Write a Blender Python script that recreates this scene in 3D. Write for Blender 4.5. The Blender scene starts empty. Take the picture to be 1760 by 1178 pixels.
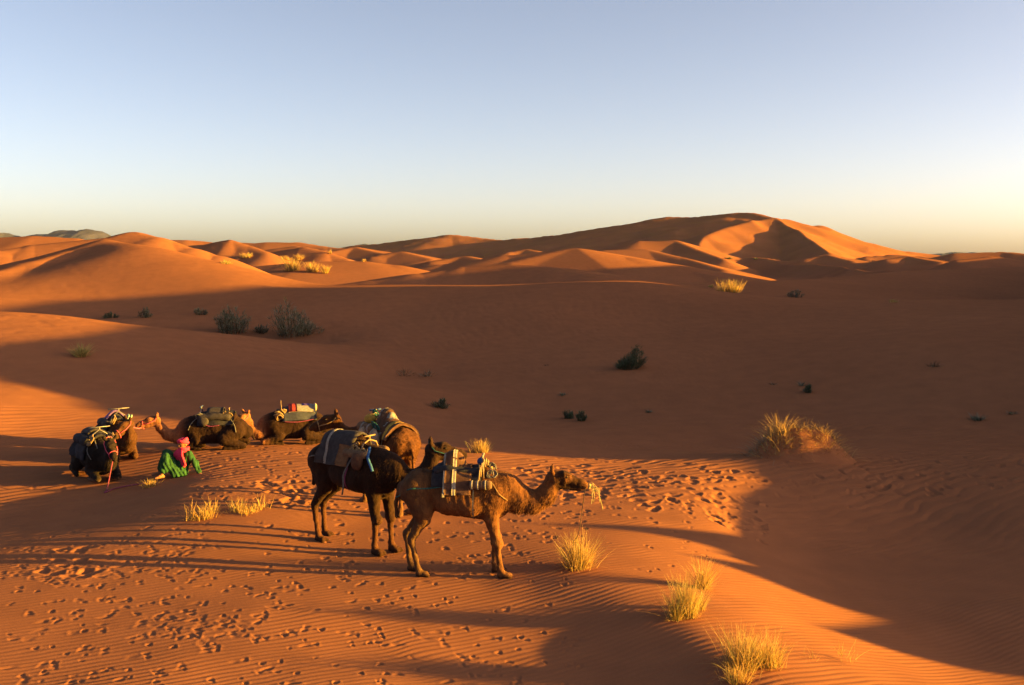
import bpy, bmesh, math, random
import numpy as np
from mathutils import Vector, Matrix

random.seed(7)
RNG = np.random.default_rng(7)
sc = bpy.context.scene
COL = sc.collection

# ------------------------------------------------------------------ camera
FPX = 1711.0                       # focal length in photograph pixels (1760 wide)
CAMZ = 5.2
PITCH = math.atan(149 / FPX)
cam = bpy.data.cameras.new("camera")
cam.sensor_width = 36.0
cam.lens = 36.0 * FPX / 1760.0
cam.clip_start = 0.2
cam.clip_end = 60000
camo = bpy.data.objects.new("camera", cam)
COL.objects.link(camo)
camo.location = (0, 0, CAMZ)
camo.rotation_euler = (math.pi / 2 - PITCH, 0, 0)
sc.camera = camo

# ------------------------------------------------------------------ sky and sun
SUN_EL = math.radians(6.0)
SUN_AZ = math.radians(6.0)          # to the right of the view, a little towards the camera
w = bpy.data.worlds.new("World")
sc.world = w
w.use_nodes = True
nt = w.node_tree
bg = nt.nodes["Background"]
sky = nt.nodes.new("ShaderNodeTexSky")
sky.sky_type = 'NISHITA'
sky.sun_disc = False
sky.sun_elevation = SUN_EL
sky.sun_rotation = math.radians(90) + SUN_AZ
sky.altitude = 700
sky.air_density = 0.5
sky.dust_density = 3.0
sky.ozone_density = 0.0
tint = nt.nodes.new("ShaderNodeMixRGB")
tint.blend_type = 'MULTIPLY'
tint.inputs[0].default_value = 1.0
tint.inputs[2].default_value = (0.965, 0.872, 0.875, 1)
nt.links.new(sky.outputs[0], tint.inputs[1])
nt.links.new(tint.outputs[0], bg.inputs[0])
bg.inputs[1].default_value = 0.05
sl = bpy.data.lights.new("sun", 'SUN')
sl.energy = 5.0
sl.angle = math.radians(0.5)
sl.color = (1.0, 0.54, 0.05)
so = bpy.data.objects.new("sun", sl)
COL.objects.link(so)
SUNDIR = Vector((math.cos(SUN_EL) * math.cos(SUN_AZ), -math.cos(SUN_EL) * math.sin(SUN_AZ), math.sin(SUN_EL)))
so.rotation_euler = SUNDIR.to_track_quat('Z', 'Y').to_euler()
sc.view_settings.view_transform = 'Standard'
sc.view_settings.look = 'None'
sc.view_settings.gamma = 1.0
sc.view_settings.use_curve_mapping = False
sc.view_settings.exposure = 2.95
sc.render.engine = 'CYCLES'
sc.cycles.max_bounces = 6
sc.cycles.diffuse_bounces = 3

# ------------------------------------------------------------------ helpers
def tag(o, label=None, cat=None, group=None, kind=None):
    if label: o["label"] = label
    if cat: o["category"] = cat
    if group: o["group"] = group
    if kind: o["kind"] = kind
    return o

def mesh_obj(name, verts, faces, mat=None, parent=None, smooth=True):
    me = bpy.data.meshes.new(name)
    v = np.asarray(verts, dtype=np.float32).reshape(-1, 3)
    if isinstance(faces, np.ndarray):
        k = faces.shape[1]
        me.vertices.add(len(v)); me.vertices.foreach_set("co", v.ravel())
        me.loops.add(faces.size); me.loops.foreach_set("vertex_index", faces.ravel().astype(np.int32))
        me.polygons.add(len(faces))
        me.polygons.foreach_set("loop_start", np.arange(0, faces.size, k, dtype=np.int32))
        me.update(calc_edges=True)
    else:
        me.from_pydata([tuple(map(float, p)) for p in v], [], faces)
    if smooth:
        me.polygons.foreach_set("use_smooth", np.ones(len(me.polygons), dtype=bool))
    me.update()
    if mat: me.materials.append(mat)
    o = bpy.data.objects.new(name, me)
    COL.objects.link(o)
    if parent: o.parent = parent
    return o

def empty(name, loc=(0, 0, 0), rz=0.0):
    o = bpy.data.objects.new(name, None)
    o.empty_display_size = 0.3
    COL.objects.link(o)
    o.location = loc
    o.rotation_euler = (0, 0, rz)
    return o

def P(u, v, d=None, z=None):
    """a point of the place: bearing from the picture, distance d along y or height z"""
    a = (u - 880) / FPX; b = (v - 589) / FPX
    ry = math.cos(PITCH) - b * math.sin(PITCH)
    rz = -math.sin(PITCH) - b * math.cos(PITCH)
    t = (d / ry) if d is not None else (z - CAMZ) / rz
    return (a * t, ry * t, CAMZ + rz * t)

def hash2(ix, iy, seed):
    h = (ix.astype(np.int64) * 374761393 + iy.astype(np.int64) * 668265263 + seed * 974634777) & 0xFFFFFFFF
    h = ((h ^ (h >> 13)) * 1274126177) & 0xFFFFFFFF
    h = h ^ (h >> 16)
    return (h & 0xFFFF).astype(np.float64) / 32767.5 - 1.0

def vnoise(x, y, seed=0):
    xi = np.floor(x); yi = np.floor(y)
    fx = x - xi; fy = y - yi
    fx = fx * fx * fx * (fx * (fx * 6 - 15) + 10); fy = fy * fy * fy * (fy * (fy * 6 - 15) + 10)
    xi = xi.astype(np.int64); yi = yi.astype(np.int64)
    a = hash2(xi, yi, seed); b = hash2(xi + 1, yi, seed)
    c = hash2(xi, yi + 1, seed); d = hash2(xi + 1, yi + 1, seed)
    return (a * (1 - fx) + b * fx) * (1 - fy) + (c * (1 - fx) + d * fx) * fy

def fbm(x, y, seed=0, oct=3):
    s = 0; a = 1.0
    for i in range(oct):
        s = s + a * vnoise(x, y, seed + i * 17); x = x * 2.03 + 5.1; y = y * 2.03 + 1.7; a *= 0.5
    return s

def sstep(a, b, x):
    t = np.clip((x - a) / (b - a), 0, 1)
    return t * t * (3 - 2 * t)

def smax(a, b, k):
    h = np.clip(0.5 + 0.5 * (a - b) / k, 0, 1)
    return b * (1 - h) + a * h + k * h * (1 - h)

# ------------------------------------------------------------------ the lie of the land
CP = []
def cp(*a, **k): CP.append(P(*a, **k))
def az(deg, r, z): CP.append((r * math.sin(math.radians(deg)), r * math.cos(math.radians(deg)), z))
# the photographer's dune
for a in (-150, -90, -45, 0, 45, 90, 150): az(a, 3.0, 3.3)
for a, z in ((-60, 1.5), (-30, 1.6), (0, 1.5), (30, 1.5), (60, 1.7)): az(a, 7.5, z)
for a in (-170, -120, 120, 170): az(a, 15, 2.0); az(a, 60, 1.0); az(a, 110, 0.0)
# resting place of the caravan
for u, v, z in ((0, 1178, 0), (440, 1178, 0), (880, 1178, -.12), (0, 1050, 0), (440, 1050, 0.02), (800, 1060, -.05),
                (250, 960, .03), (540, 950, .0), (720, 985, 0), (853, 990, 0), (0, 940, -.05),
                (640, 870, .08), (430, 880, .2), (320, 835, .22), (450, 820, .22), (240, 842, -.06), (100, 850, -.16), (0, 850, -.18),
                (160, 880, -.1), (800, 850, .05), (1000, 830, 0), (1000, 880, 0), (1150, 880, -.05),
                (330, 772, .12), (540, 775, .12), (160, 790, -.02), (0, 790, .0), (700, 790, 0.05), (870, 790, -.1), (1050, 800, -.15),
                # the grass ridge and the hollow on the right
                (950, 945, .05), (1010, 985, .08), (1090, 1020, .08), (1180, 1075, .1), (1240, 1120, .12), (1310, 1178, .13),
                (960, 1060, -.04), (1080, 1120, -.03), (1150, 1178, -.02),
                (1240, 1000, -.12), (1380, 1090, -.12), (1460, 1178, .02), (1240, 900, -.16), (1220, 850, -.06),
                (1340, 940, -.62), (1500, 1030, -.75), (1640, 1120, -.65), (1760, 1178, -.5), (1760, 1040, -.6), (1650, 1000, -.85),
                (1450, 880, -.6), (1600, 900, -.8), (1760, 880, -.45), (1320, 840, -.2), (1450, 820, -.3), (1600, 810, -.35), (1760, 790, -.1),
                (1370, 785, -.1)):
    cp(u, v, z=z)
# near left dune (B), its tail and the wide shaded slope behind (C)
for u, v, d in ((0, 760, 27.6), (300, 756, 28.3), (0, 725, 29.6), (300, 715, 31), (0, 685, 32), (300, 680, 34.5), (0, 620, 37.5), (300, 625, 39.5), (0, 565, 43.5),
                (0, 535, 48.5), (100, 544, 49.5), (200, 556, 50.5), (400, 577, 52), (550, 593, 52), (630, 620, 47), (690, 672, 40), (780, 718, 36), (900, 736, 34.5),
                (500, 650, 38), (500, 715, 32), (700, 745, 30.2), (900, 762, 29.5), (1100, 747, 32.6), (1100, 775, 28.6), (1300, 752, 31.5), (1500, 745, 31.5), (1760, 742, 31),
                (1300, 775, 28.5),
                # hollow behind B
                (200, 551, 62), (400, 566, 60), (550, 580, 58), (0, 528, 66), (200, 535, 67), (400, 530, 67), (600, 585, 56), (560, 545, 63),
                (700, 650, 45), (700, 600, 53), (700, 540, 64), (700, 491, 76), (860, 700, 39.5),
                (600, 491, 76), (500, 489, 76), (900, 488, 76), (900, 560, 58), (900, 640, 46),
                (1100, 710, 37), (1100, 620, 47.5), (1100, 550, 60), (1100, 485, 76), (1000, 485, 76),
                (1250, 500, 72), (1400, 700, 37.5), (1400, 620, 45), (1400, 560, 56), (1400, 517, 67), (1550, 518, 67), (1700, 515, 67), (1760, 512, 67),
                (1700, 690, 34.5), (1700, 600, 42), (1760, 560, 50),
                # big lit dune on the left (L)
                (0, 500, 71), (100, 455, 79), (250, 500, 71), (250, 450, 78), (400, 475, 75),
                (180, 413, 90), (240, 420, 87), (300, 431, 85), (400, 456, 80)):
    cp(u, v, d=d)
# hidden ground behind the crests
for u, d, z in ((200, 57, .75), (400, 57, .2), (0, 57, 1.2), (550, 56, .05), (180, 102, 2.5), (0, 118, 2.0), (400, 95, 1.0), (600, 90, .5), (800, 92, .3), (1000, 92, .5), (1250, 82, 1.2), (1400, 78, 1.5), (1550, 78, 1.5), (1700, 78, 1.5),
                (200, 130, 1), (600, 130, 0), (1000, 130, 0), (1400, 130, .8), (1700, 130, 1)):
    CP.append(((u - 880) / FPX * d, d, z))
for X_, Y_, Z_ in ((-42, 90.6, 5.5), (-46, 91, 4.8), (-50, 92, 4.1), (-55, 93, 3.5), (-39.5, 87, 5.2), (-43, 86, 4.5), (-47, 86, 3.8), (-52, 86, 3.2), (-38.6, 84, 4.4), (-42, 80, 3.5)): CP.append((X_, Y_, Z_))
for a, r, z in ((45, 18, -.6), (60, 20, -.3), (40, 28, -.4), (50, 40, 0), (38, 50, .8), (36, 75, 2), (60, 80, 1), (40, 120, 1),
                (-40, 18, -.05), (-32, 22.5, -.3), (-38, 24, -.3), (-40, 30, .2), (-38, 45, 1.0), (-36, 62, 2.0), (-36, 90, 4.5), (-60, 30, .5), (-60, 80, 3), (-40, 130, 1)):
    az(a, r, z)
CP = np.array(CP)

def lp(x, y):
    r = np.maximum(np.hypot(x, y), 2.5)
    return np.arctan2(x, y), np.log(r)
def tps_fit(cpts, lam):
    X = np.stack(lp(cpts[:, 0], cpts[:, 1]), 1); n = len(X)
    d2 = ((X[:, None] - X[None]) ** 2).sum(2)
    K = np.where(d2 > 0, 0.5 * d2 * np.log(d2 + 1e-12), 0) + lam * np.eye(n)
    Q = np.hstack([np.ones((n, 1)), X])
    A = np.block([[K, Q], [Q.T, np.zeros((3, 3))]])
    return X, np.linalg.solve(A, np.concatenate([cpts[:, 2], np.zeros(3)]))
TX, TW = tps_fit(CP, 0.0004)
def tps(x, y):
    a, l = lp(x, y)
    out = np.empty(a.shape)
    fa, fl, fo = a.ravel(), l.ravel(), out.reshape(-1)
    for s in range(0, len(fa), 40000):
        A = fa[s:s + 40000, None]; L = fl[s:s + 40000, None]
        d2 = ((A - TX[None, :, 0]) ** 2 + (L - TX[None, :, 1]) ** 2 + 1e-12).astype(np.float32)
        fo[s:s + 40000] = (0.5 * d2 * np.log(d2)) @ TW[:-3].astype(np.float32) + TW[-3] + TW[-2] * A[:, 0] + TW[-1] * L[:, 0]
    return out

RIDGES = []
def ridge(pts, kl, kr, c=1.0, px=True):
    """a dune crest: points, steepness left and right of the line as walked, rounding of the crest"""
    q = [P(u, v, d=d) for u, v, d in pts] if px else pts
    RIDGES.append((np.array(q), kl, kr, c))
# the high dune out of frame on the right whose shadow fills the valley (walked away from the camera: left = towards the frame)
ridge([(23, -6, 1.0), (24, 4, 1.0), (25, 7.1, 1.0), (25.6, 10.6, 1.15), (26, 12.1, 1.35), (26, 15.1, 1.5), (26, 17.1, 2.0), (26, 19.6, 2.08), (26.5, 21.6, 2.0), (26.5, 23.3, 1.85), (27.5, 24.4, 1.9), (28.5, 25.6, 2.35), (29.0, 26.8, 3.3), (30.2, 28.2, 4.4), (31.0, 29.9, 6.2), (32.6, 33.0, 7.4), (35.1, 37.6, 7.5), (37.1, 40.6, 7.8), (44.7, 50.4, 8.4), (50.5, 56.5, 10.7), (54, 59.5, 11.2), (56.5, 62, 11.0), (60, 68.9, 11.3), (67.1, 83.7, 11.5), (79.3, 109.3, 12.2), (100.7, 146.7, 12.4), (108.9, 161.5, 12.2), (121.1, 186.1, 10), (155.7, 245.1, 9), (243.2, 392.5, 9)], 0.62, 0.3, .6, px=False)
NOTCH = (57, 70.4, .8, 6.3)         # a gap in the high dune that lets light onto the crest behind the valley
STREAK_BUMPS = [(26, 12.1, .62, .26), (25.6, 12.8, .4, .14), (26, 13.5, .95, .24), (26.4, 14.15, .5, .14), (26, 14.8, 1.1, .3), (25.7, 15.5, .5, .16), (26, 16.2, .95, .34)]  # bumps added to the unseen crest to break its shadow edge into streaks
# dunes beyond the valley
ridge([(180, 412, 90), (125, 431, 86), (60, 449, 81), (0, 466, 77), (-60, 482, 74)], .34, .24, .8)
ridge([(-120, 447, 100), (0, 431, 104), (60, 421, 107), (185, 409, 110), (230, 399, 112), (270, 408, 110), (330, 427, 108), (375, 440, 107)], .5, .32, 1.2)
ridge([(300, 426, 250), (350, 420, 250), (395, 412, 250), (430, 423, 246), (460, 434, 240)], .5, .4, 1)
ridge([(455, 436, 260), (520, 424, 260), (560, 432, 255), (600, 446, 250)], .5, .4, 1)
ridge([(440, 458, 150), (530, 450, 150), (620, 449, 152), (680, 456, 150), (722, 467, 146)], .3, .13, 1.5)
ridge([(560, 492, 112), (640, 483, 114), (720, 471, 116), (800, 459, 118), (880, 453, 118), (960, 461, 114), (1010, 472, 110), (1048, 486, 107)], .12, .3, 1.5)
ridge([(760, 455, 175), (870, 440, 178), (990, 427, 180), (1080, 443, 172), (1160, 461, 165), (1240, 477, 155)], .2, .16, 1.5)
ridge([(1180, 486, 120), (1300, 484, 140), (1400, 480, 160), (1560, 466, 175), (1700, 461, 180), (1860, 456, 185)], .2, .1, 3)
ridge([(1040, 430, 330), (1110, 429, 330), (1180, 444, 310), (1246, 464, 280)], .3, .2, 1)
ridge([(1100, 412, 480), (1160, 411, 480), (1200, 428, 450), (1245, 445, 420)], .4, .25, 1.5)
# the great dune on the skyline
ridge([(600, 424, 1200), (680, 414, 1170), (775, 402, 1140), (830, 408, 1110), (870, 412, 1080), (960, 405, 1030), (1060, 387, 970), (1150, 370, 930), (1200, 374, 900),
       (1270, 364, 870), (1330, 372, 820)], .35, .2, 3)
ridge([(1330, 372, 820), (1290, 380, 790), (1245, 390, 750), (1210, 405, 710), (1200, 420, 680), (1215, 434, 650)], .30, .34, 1.2)
ridge([(1330, 372, 820), (1360, 390, 760), (1395, 412, 690), (1425, 433, 620)], .34, .46, .6)
ridge([(1330, 372, 820), (1370, 382, 840), (1392, 388, 835), (1412, 389, 835), (1440, 405, 825), (1480, 421, 815), (1560, 431, 810), (1640, 441, 800)], .5, .34, 1.2)
ridge([(400, 419, 600), (510, 415, 600), (560, 421, 590), (600, 428, 580)], .3, .3, 2)
ridge([(240, 414, 420), (320, 411, 420), (370, 416, 420), (420, 424, 400)], .3, .3, 2)
ridge([(-60, 412, 300), (60, 406, 300), (130, 410, 300), (180, 420, 300)], .4, .25, 2)
ridge([(1640, 434, 500), (1720, 431, 500), (1800, 436, 480)], .3, .2, 2)

for q in ([(1380, 446, 420), (1420, 439, 430), (1470, 449, 400)], [(1520, 445, 380), (1560, 440, 390), (1620, 450, 360)], [(1640, 447, 330), (1700, 441, 340), (1770, 449, 330)], [(1240, 448, 450), (1290, 441, 460), (1350, 450, 430)],
          [(1480, 440, 600), (1540, 434, 610), (1600, 440, 590)], [(560, 433, 400), (610, 424, 420), (665, 437, 390)], [(640, 441, 330), (690, 432, 340), (745, 445, 320)], [(740, 449, 260), (800, 440, 270), (855, 451, 250)], [(860, 437, 500), (905, 428, 520), (965, 441, 480)], [(470, 432, 420), (510, 423, 430), (560, 434, 410)]):
    ridge(q, .5, .17, 1.0)

def far_noise(x, y):
    r = np.hypot(x, y)
    wx = 30 * vnoise(x / 90, y / 90, 3); wy = 30 * vnoise(x / 90, y / 90, 4)
    n1 = 1 - np.abs(fbm((x + wx) / 70, (y + wy) / 130, 11, 2))
    n2 = 1 - np.abs(fbm((x + wx) / 26, (y + wy) / 46, 21, 2))
    s = 5.2 * n1 ** 2 + 1.9 * n2 - 3.9
    s = s * sstep(90, 260, r) * (1 + .5 * sstep(300, 900, r))
    return s

def seg_ridge(x, y, q, kl, kr, c):
    best = np.full(x.shape, -1e3)
    for (x0, y0, z0), (x1, y1, z1) in zip(q[:-1], q[1:]):
        dx, dy = x1 - x0, y1 - y0
        L2 = dx * dx + dy * dy
        t = np.clip(((x - x0) * dx + (y - y0) * dy) / L2, 0, 1)
        ex, ey = x - (x0 + t * dx), y - (y0 + t * dy)
        side = ex * dy - ey * dx               # >0 : right of the walk
        d = np.hypot(ex, ey)
        sd = side / (math.sqrt(L2) * np.maximum(d, 1e-6))
        k = np.where(np.abs(sd) < 2, kl + (kr - kl) * (0.5 + 0.5 * np.clip(sd * 1.0, -1, 1)), kl)
        h = z0 + t * (z1 - z0) - k * (np.sqrt(d * d + c * c) - c)
        best = np.maximum(best, h)
    return best

def land(x, y):
    """height of the sand, before ripples and prints"""
    r = np.hypot(x, y)
    a = np.arctan2(x, y)
    near = tps(x, y)
    wgt = sstep(math.log(95), math.log(135), np.log(np.maximum(r, 1)))
    back = sstep(1.2, 2.2, np.abs(a))
    near = near * (1 - back) + back * np.clip(near, -2, 4)
    base = -1.0 + 0 * x
    z = near * (1 - wgt) + base * wgt
    fn = far_noise(x, y)
    z = z + fn + .13 * fbm(x / 9.0, y / 9.0, 140, 2) * sstep(27, 34, r) * (1 - sstep(70, 90, r))
    for q, kl, kr, c in RIDGES:
        lo = q.min(0); hi = q.max(0)
        k = min(kl, kr); reach = (hi[2] + 6) / k
        m = (x > lo[0] - reach) & (x < hi[0] + reach) & (y > lo[1] - reach) & (y < hi[1] + reach)
        if not m.any(): continue
        h = seg_ridge(x[m], y[m], q, kl, kr, c)
        if q[0, 1] > 90: h = h + .25 * np.minimum(fn[m], 2) * sstep(250, 600, r[m])
        z[m] = smax(z[m], h, .25 if q[0, 1] < 90 else .3 + .001 * q[0, 1])
    m = (x > 47) & (x < 75) & (np.abs(y - NOTCH[1]) < 9)
    if m.any(): z[m] = np.minimum(z[m], NOTCH[3] + np.maximum(np.abs(y[m] - NOTCH[1]) - NOTCH[2], 0) * 1.1)
    m = (x > 20) & (x < 60) & (y > 19) & (y < 31)
    if m.any(): z[m] = np.minimum(z[m], np.interp(y[m], [19, 22, 24.25, 24.6, 26, 27.3, 28.2, 29.6, 31], [2.2, 2.05, 1.85, 2.85, 3.5, 4.85, 5.0, 6.3, 9]))
    for hx, hy, hh, hs in STREAK_BUMPS:
        m = (np.abs(x - hx) < 3) & (np.abs(y - hy) < 3)
        if m.any(): z[m] += hh * np.exp(-((y[m] - hy) / hs) ** 2 * .7 - ((x[m] - hx) / .6) ** 2)
    z = z * (1 - sstep(4500, 5800, r)) + (-4.0) * sstep(4500, 5800, r)
    return z
def land1(x, y): return float(land(np.array([float(x)]), np.array([float(y)]))[0])

# ------------------------------------------------------------------ ground sheet
def ground():
    fine = np.radians(np.arange(-31, 31.01, 0.066))
    right = np.radians(np.concatenate([np.arange(31.4, 60, .5), np.arange(61, 180, 4)]))
    left = -right[::-1]
    th = np.concatenate([left, fine, right])
    rr = [0.0]
    def seg(a, b, f, lo=0):
        r = a
        while r < b:
            rr.append(r); r += max(f * r, lo)
    seg(.8, 11, .05); seg(11, 35, .0024); seg(35, 130, .0052); seg(130, 1400, .0085); seg(1400, 5800, .04)
    rr = np.array(rr[1:])
    nr, na = len(rr), len(th)
    T, R = np.meshgrid(th, rr)
    x = R * np.sin(T); y = R * np.cos(T)
    z = land(x, y)
    # wind ripples
    rip_m = .55 + .45 * sstep(-.5, .5, vnoise(x / 2.3, y / 2.3, 60))
    ang = math.radians(118) + .35 * vnoise(x / 6, y / 6, 61)
    def waves(lam, seed, warp):
        ph = (x * math.cos(math.radians(118)) + y * math.sin(math.radians(118))) / lam
        ph = ph + warp * vnoise(x / 1.1, y / 1.1, seed) + .5 * warp * vnoise(x / .42, y / .42, seed + 1) + 2.5 * warp * vnoise(x / 5, y / 5, seed + 2)
        s = np.sin(2 * math.pi * ph)
        return s + .25 * np.sin(4 * math.pi * ph + 1.0)
    near = 1 - sstep(20, 27, R)
    z += .0046 * near * rip_m * waves(.125, 71, .55)
    mid = sstep(19, 26, R) * (1 - sstep(55, 78, R))
    z += .011 * mid * rip_m * waves(.33, 81, .5)
    z += .005 * sstep(55, 75, R) * (1 - sstep(120, 200, R)) * rip_m * waves(1.25, 91, .5)
    z += .006 * fbm(x / 1.1, y / 1.1, 40, 2) * (1 - sstep(40, 60, R))
    # prints
    dn = np.zeros_like(z); up = np.zeros_like(z)
    lo_i = len(left)
    def dent(px, py, rx, ry, ang, dep, rim=.35, style=0):
        r0 = math.hypot(px, py); t0 = math.atan2(px, py)
        R_ = 2.6 * max(rx, ry)
        i0, i1 = np.searchsorted(rr, [r0 - R_, r0 + R_]); j0, j1 = np.searchsorted(th, [t0 - R_ / r0, t0 + R_ / r0])
        if i1 <= i0 or j1 <= j0: return
        X = x[i0:i1, j0:j1] - px; Y = y[i0:i1, j0:j1] - py
        c, s = math.cos(ang), math.sin(ang)
        A = (X * c + Y * s) / rx; B = (-X * s + Y * c) / ry
        q = np.sqrt(A * A + B * B)
        if style: q = q * (1 + .18 * np.sin(3 * np.arctan2(B, A) + style))
        push = 1 + .8 * A / (1 + q)               # sand pushed up behind the print
        D = dn[i0:i1, j0:j1]; np.minimum(D, -dep * np.exp(-(q / .85) ** 4), out=D)
        D = up[i0:i1, j0:j1]; np.maximum(D, rim * dep * push * np.exp(-((q - 1.2) / .36) ** 2), out=D)
    for p in PRINTS: dent(*p)
    crumb = .6 + .4 * vnoise(x / .07, y / .07, 50)
    z += dn + np.where(dn < -.004, up * .35, up) * crumb
    v = np.stack([x, y, z], 2).reshape(-1, 3)
    i = np.arange(nr - 1)[:, None] * na + np.arange(na - 1)[None]
    f = np.stack([i, i + na, i + na + 1, i + 1], 2).reshape(-1, 4)[:, ::-1]
    i2 = np.arange(nr - 1) * na
    wrap = np.stack([i2 + na - 1, i2 + 2 * na - 1, i2 + na, i2], 1)[:, ::-1]
    # centre cap
    v = np.vstack([v, [[0, 0, float(z[0].mean())]]])
    f = np.vstack([f, wrap])
    cidx = len(v) - 1
    capn = np.arange(na)
    cap = np.stack([capn, (capn + 1) % na, np.full(na, cidx), np.full(na, cidx)], 1)
    o = mesh_obj("sand_dunes", v, f, MAT["sand"])
    me = o.data
    tag(o, "orange sand dunes with ripples and footprints", None, None, "structure")
    return o

def nm(name, rough=.9):
    m = bpy.data.materials.new(name); m.use_nodes = True
    n = m.node_tree.nodes; b = n["Principled BSDF"]
    b.inputs["Roughness"].default_value = rough
    b.inputs["Specular IOR Level"].default_value = .15
    return m, n, m.node_tree.links, b

MAT = {}
def sand_mat():
    m, n, l, b = nm("sand", 1.0)
    b.inputs["Specular IOR Level"].default_value = 0.0
    tc = n.new("ShaderNodeTexCoord")
    def noise(scale, det, rough=.5):
        t = n.new("ShaderNodeTexNoise"); t.inputs["Scale"].default_value = scale; t.inputs["Detail"].default_value = det
        t.inputs["Roughness"].default_value = rough
        l.new(tc.outputs["Object"], t.inputs["Vector"]); return t
    n1 = noise(.06, 4); n2 = noise(1.3, 5); n3 = noise(60, 3, .7)
    r = n.new("ShaderNodeValToRGB")
    r.color_ramp.elements[0].position = .3; r.color_ramp.elements[0].color = (.202, .083, .041, 1)
    r.color_ramp.elements[1].position = .72; r.color_ramp.elements[1].color = (.282, .115, .054, 1)
    mx = n.new("ShaderNodeMath"); mx.operation = 'MULTIPLY_ADD'; mx.inputs[1].default_value = .45; 
    l.new(n2.outputs[0], mx.inputs[0])
    m2 = n.new("ShaderNodeMath"); m2.operation = 'MULTIPLY'; m2.inputs[1].default_value = .55
    l.new(n1.outputs[0], m2.inputs[0]); l.new(m2.outputs[0], mx.inputs[2])
    l.new(mx.outputs[0], r.inputs[0])
    g = n.new("ShaderNodeMixRGB"); g.blend_type = 'OVERLAY'; g.inputs[0].default_value = .25
    l.new(r.outputs[0], g.inputs[1]); l.new(n3.outputs[0], g.inputs[2])
    l.new(g.outputs[0], b.inputs["Base Color"])
    bp = n.new("ShaderNodeBump"); bp.inputs["Strength"].default_value = .35; bp.inputs["Distance"].default_value = .004
    l.new(n3.outputs[0], bp.inputs["Height"]); l.new(bp.outputs[0], b.inputs["Normal"])
    return m
MAT["sand"] = sand_mat()

def hazed_rock_mat():
    m, n, l, b = nm("hazed_mountain_rock", 1.0)
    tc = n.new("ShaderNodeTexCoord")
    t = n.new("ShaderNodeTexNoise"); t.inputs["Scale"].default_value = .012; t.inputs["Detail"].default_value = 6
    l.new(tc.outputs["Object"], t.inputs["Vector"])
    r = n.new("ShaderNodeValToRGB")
    r.color_ramp.elements[0].color = (.018, .024, .055, 1); r.color_ramp.elements[1].color = (.050, .044, .072, 1)  # blue of the distant haze put into the rock colour
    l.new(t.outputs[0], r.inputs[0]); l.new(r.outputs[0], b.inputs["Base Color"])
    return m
MAT["hazed_rock"] = hazed_rock_mat()

def mountain(name, prof, dist, depth, seed, label):
    """a rocky range: the skyline heights along bearings, with gullied flanks"""
    us = np.arange(prof[0][0], prof[-1][0] + 1, 1.5)
    vs = np.interp(us, [p[0] for p in prof], [p[1] for p in prof])
    n = 36
    tt = np.linspace(-1, 1, n)
    U, T = np.meshgrid(us, tt)
    V = np.tile(vs, (n, 1))
    X = (U - 880) / FPX * dist; Y = dist + T * depth
    H = np.maximum(CAMZ + (440 - V) / FPX * dist, 2)
    g = np.abs(fbm(X / 140, Y / 200, seed, 4))
    g2 = fbm(X / 45, Y / 60, seed + 5, 3)
    env = np.clip(1 - np.abs(T) ** 1.2, 0, 1)
    Z = H * env * (1 - .5 * g * (1 - env * .75)) + 4 * g2 * env - 3
    m, k = U.shape
    i = np.arange(m - 1)[:, None] * k + np.arange(k - 1)[None]
    f = np.stack([i, i + 1, i + k + 1, i + k], 2).reshape(-1, 4)
    o = mesh_obj(name, np.stack([X, Y, Z], 2).reshape(-1, 3), f, MAT["hazed_rock"])
    tag(o, label, None, None, "structure")
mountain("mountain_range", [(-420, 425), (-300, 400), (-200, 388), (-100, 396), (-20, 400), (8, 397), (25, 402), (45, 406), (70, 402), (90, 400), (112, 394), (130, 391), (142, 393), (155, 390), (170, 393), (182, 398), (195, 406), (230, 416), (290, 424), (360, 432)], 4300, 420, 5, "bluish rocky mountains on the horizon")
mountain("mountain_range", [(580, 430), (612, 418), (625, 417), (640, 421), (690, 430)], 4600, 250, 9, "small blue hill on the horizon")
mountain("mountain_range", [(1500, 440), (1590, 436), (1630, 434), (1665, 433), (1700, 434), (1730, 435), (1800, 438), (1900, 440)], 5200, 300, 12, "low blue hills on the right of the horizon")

def haze():
    s = 6200; top = 330; bot = -40
    v = [(x, y, z) for z in (bot, top) for (x, y) in ((-s, -s), (s, -s), (s, s), (-s, s))]
    f = [(0, 3, 2, 1), (4, 5, 6, 7), (0, 1, 5, 4), (1, 2, 6, 5), (2, 3, 7, 6), (3, 0, 4, 7)]
    m = bpy.data.materials.new("haze_air"); m.use_nodes = True
    n = m.node_tree.nodes; n.clear()
    out = n.new("ShaderNodeOutputMaterial"); pv = n.new("ShaderNodeVolumePrincipled")
    pv.inputs["Color"].default_value = (.62, .76, 1.0, 1)
    pv.inputs["Density"].default_value = HAZE
    m.node_tree.links.new(pv.outputs[0], out.inputs["Volume"])
    m.cycles.homogeneous_volume = True
    o = mesh_obj("haze", v, f, m, smooth=False)
    tag(o, "pale desert air", None, None, "stuff")
HAZE = 1.0e-5

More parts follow.
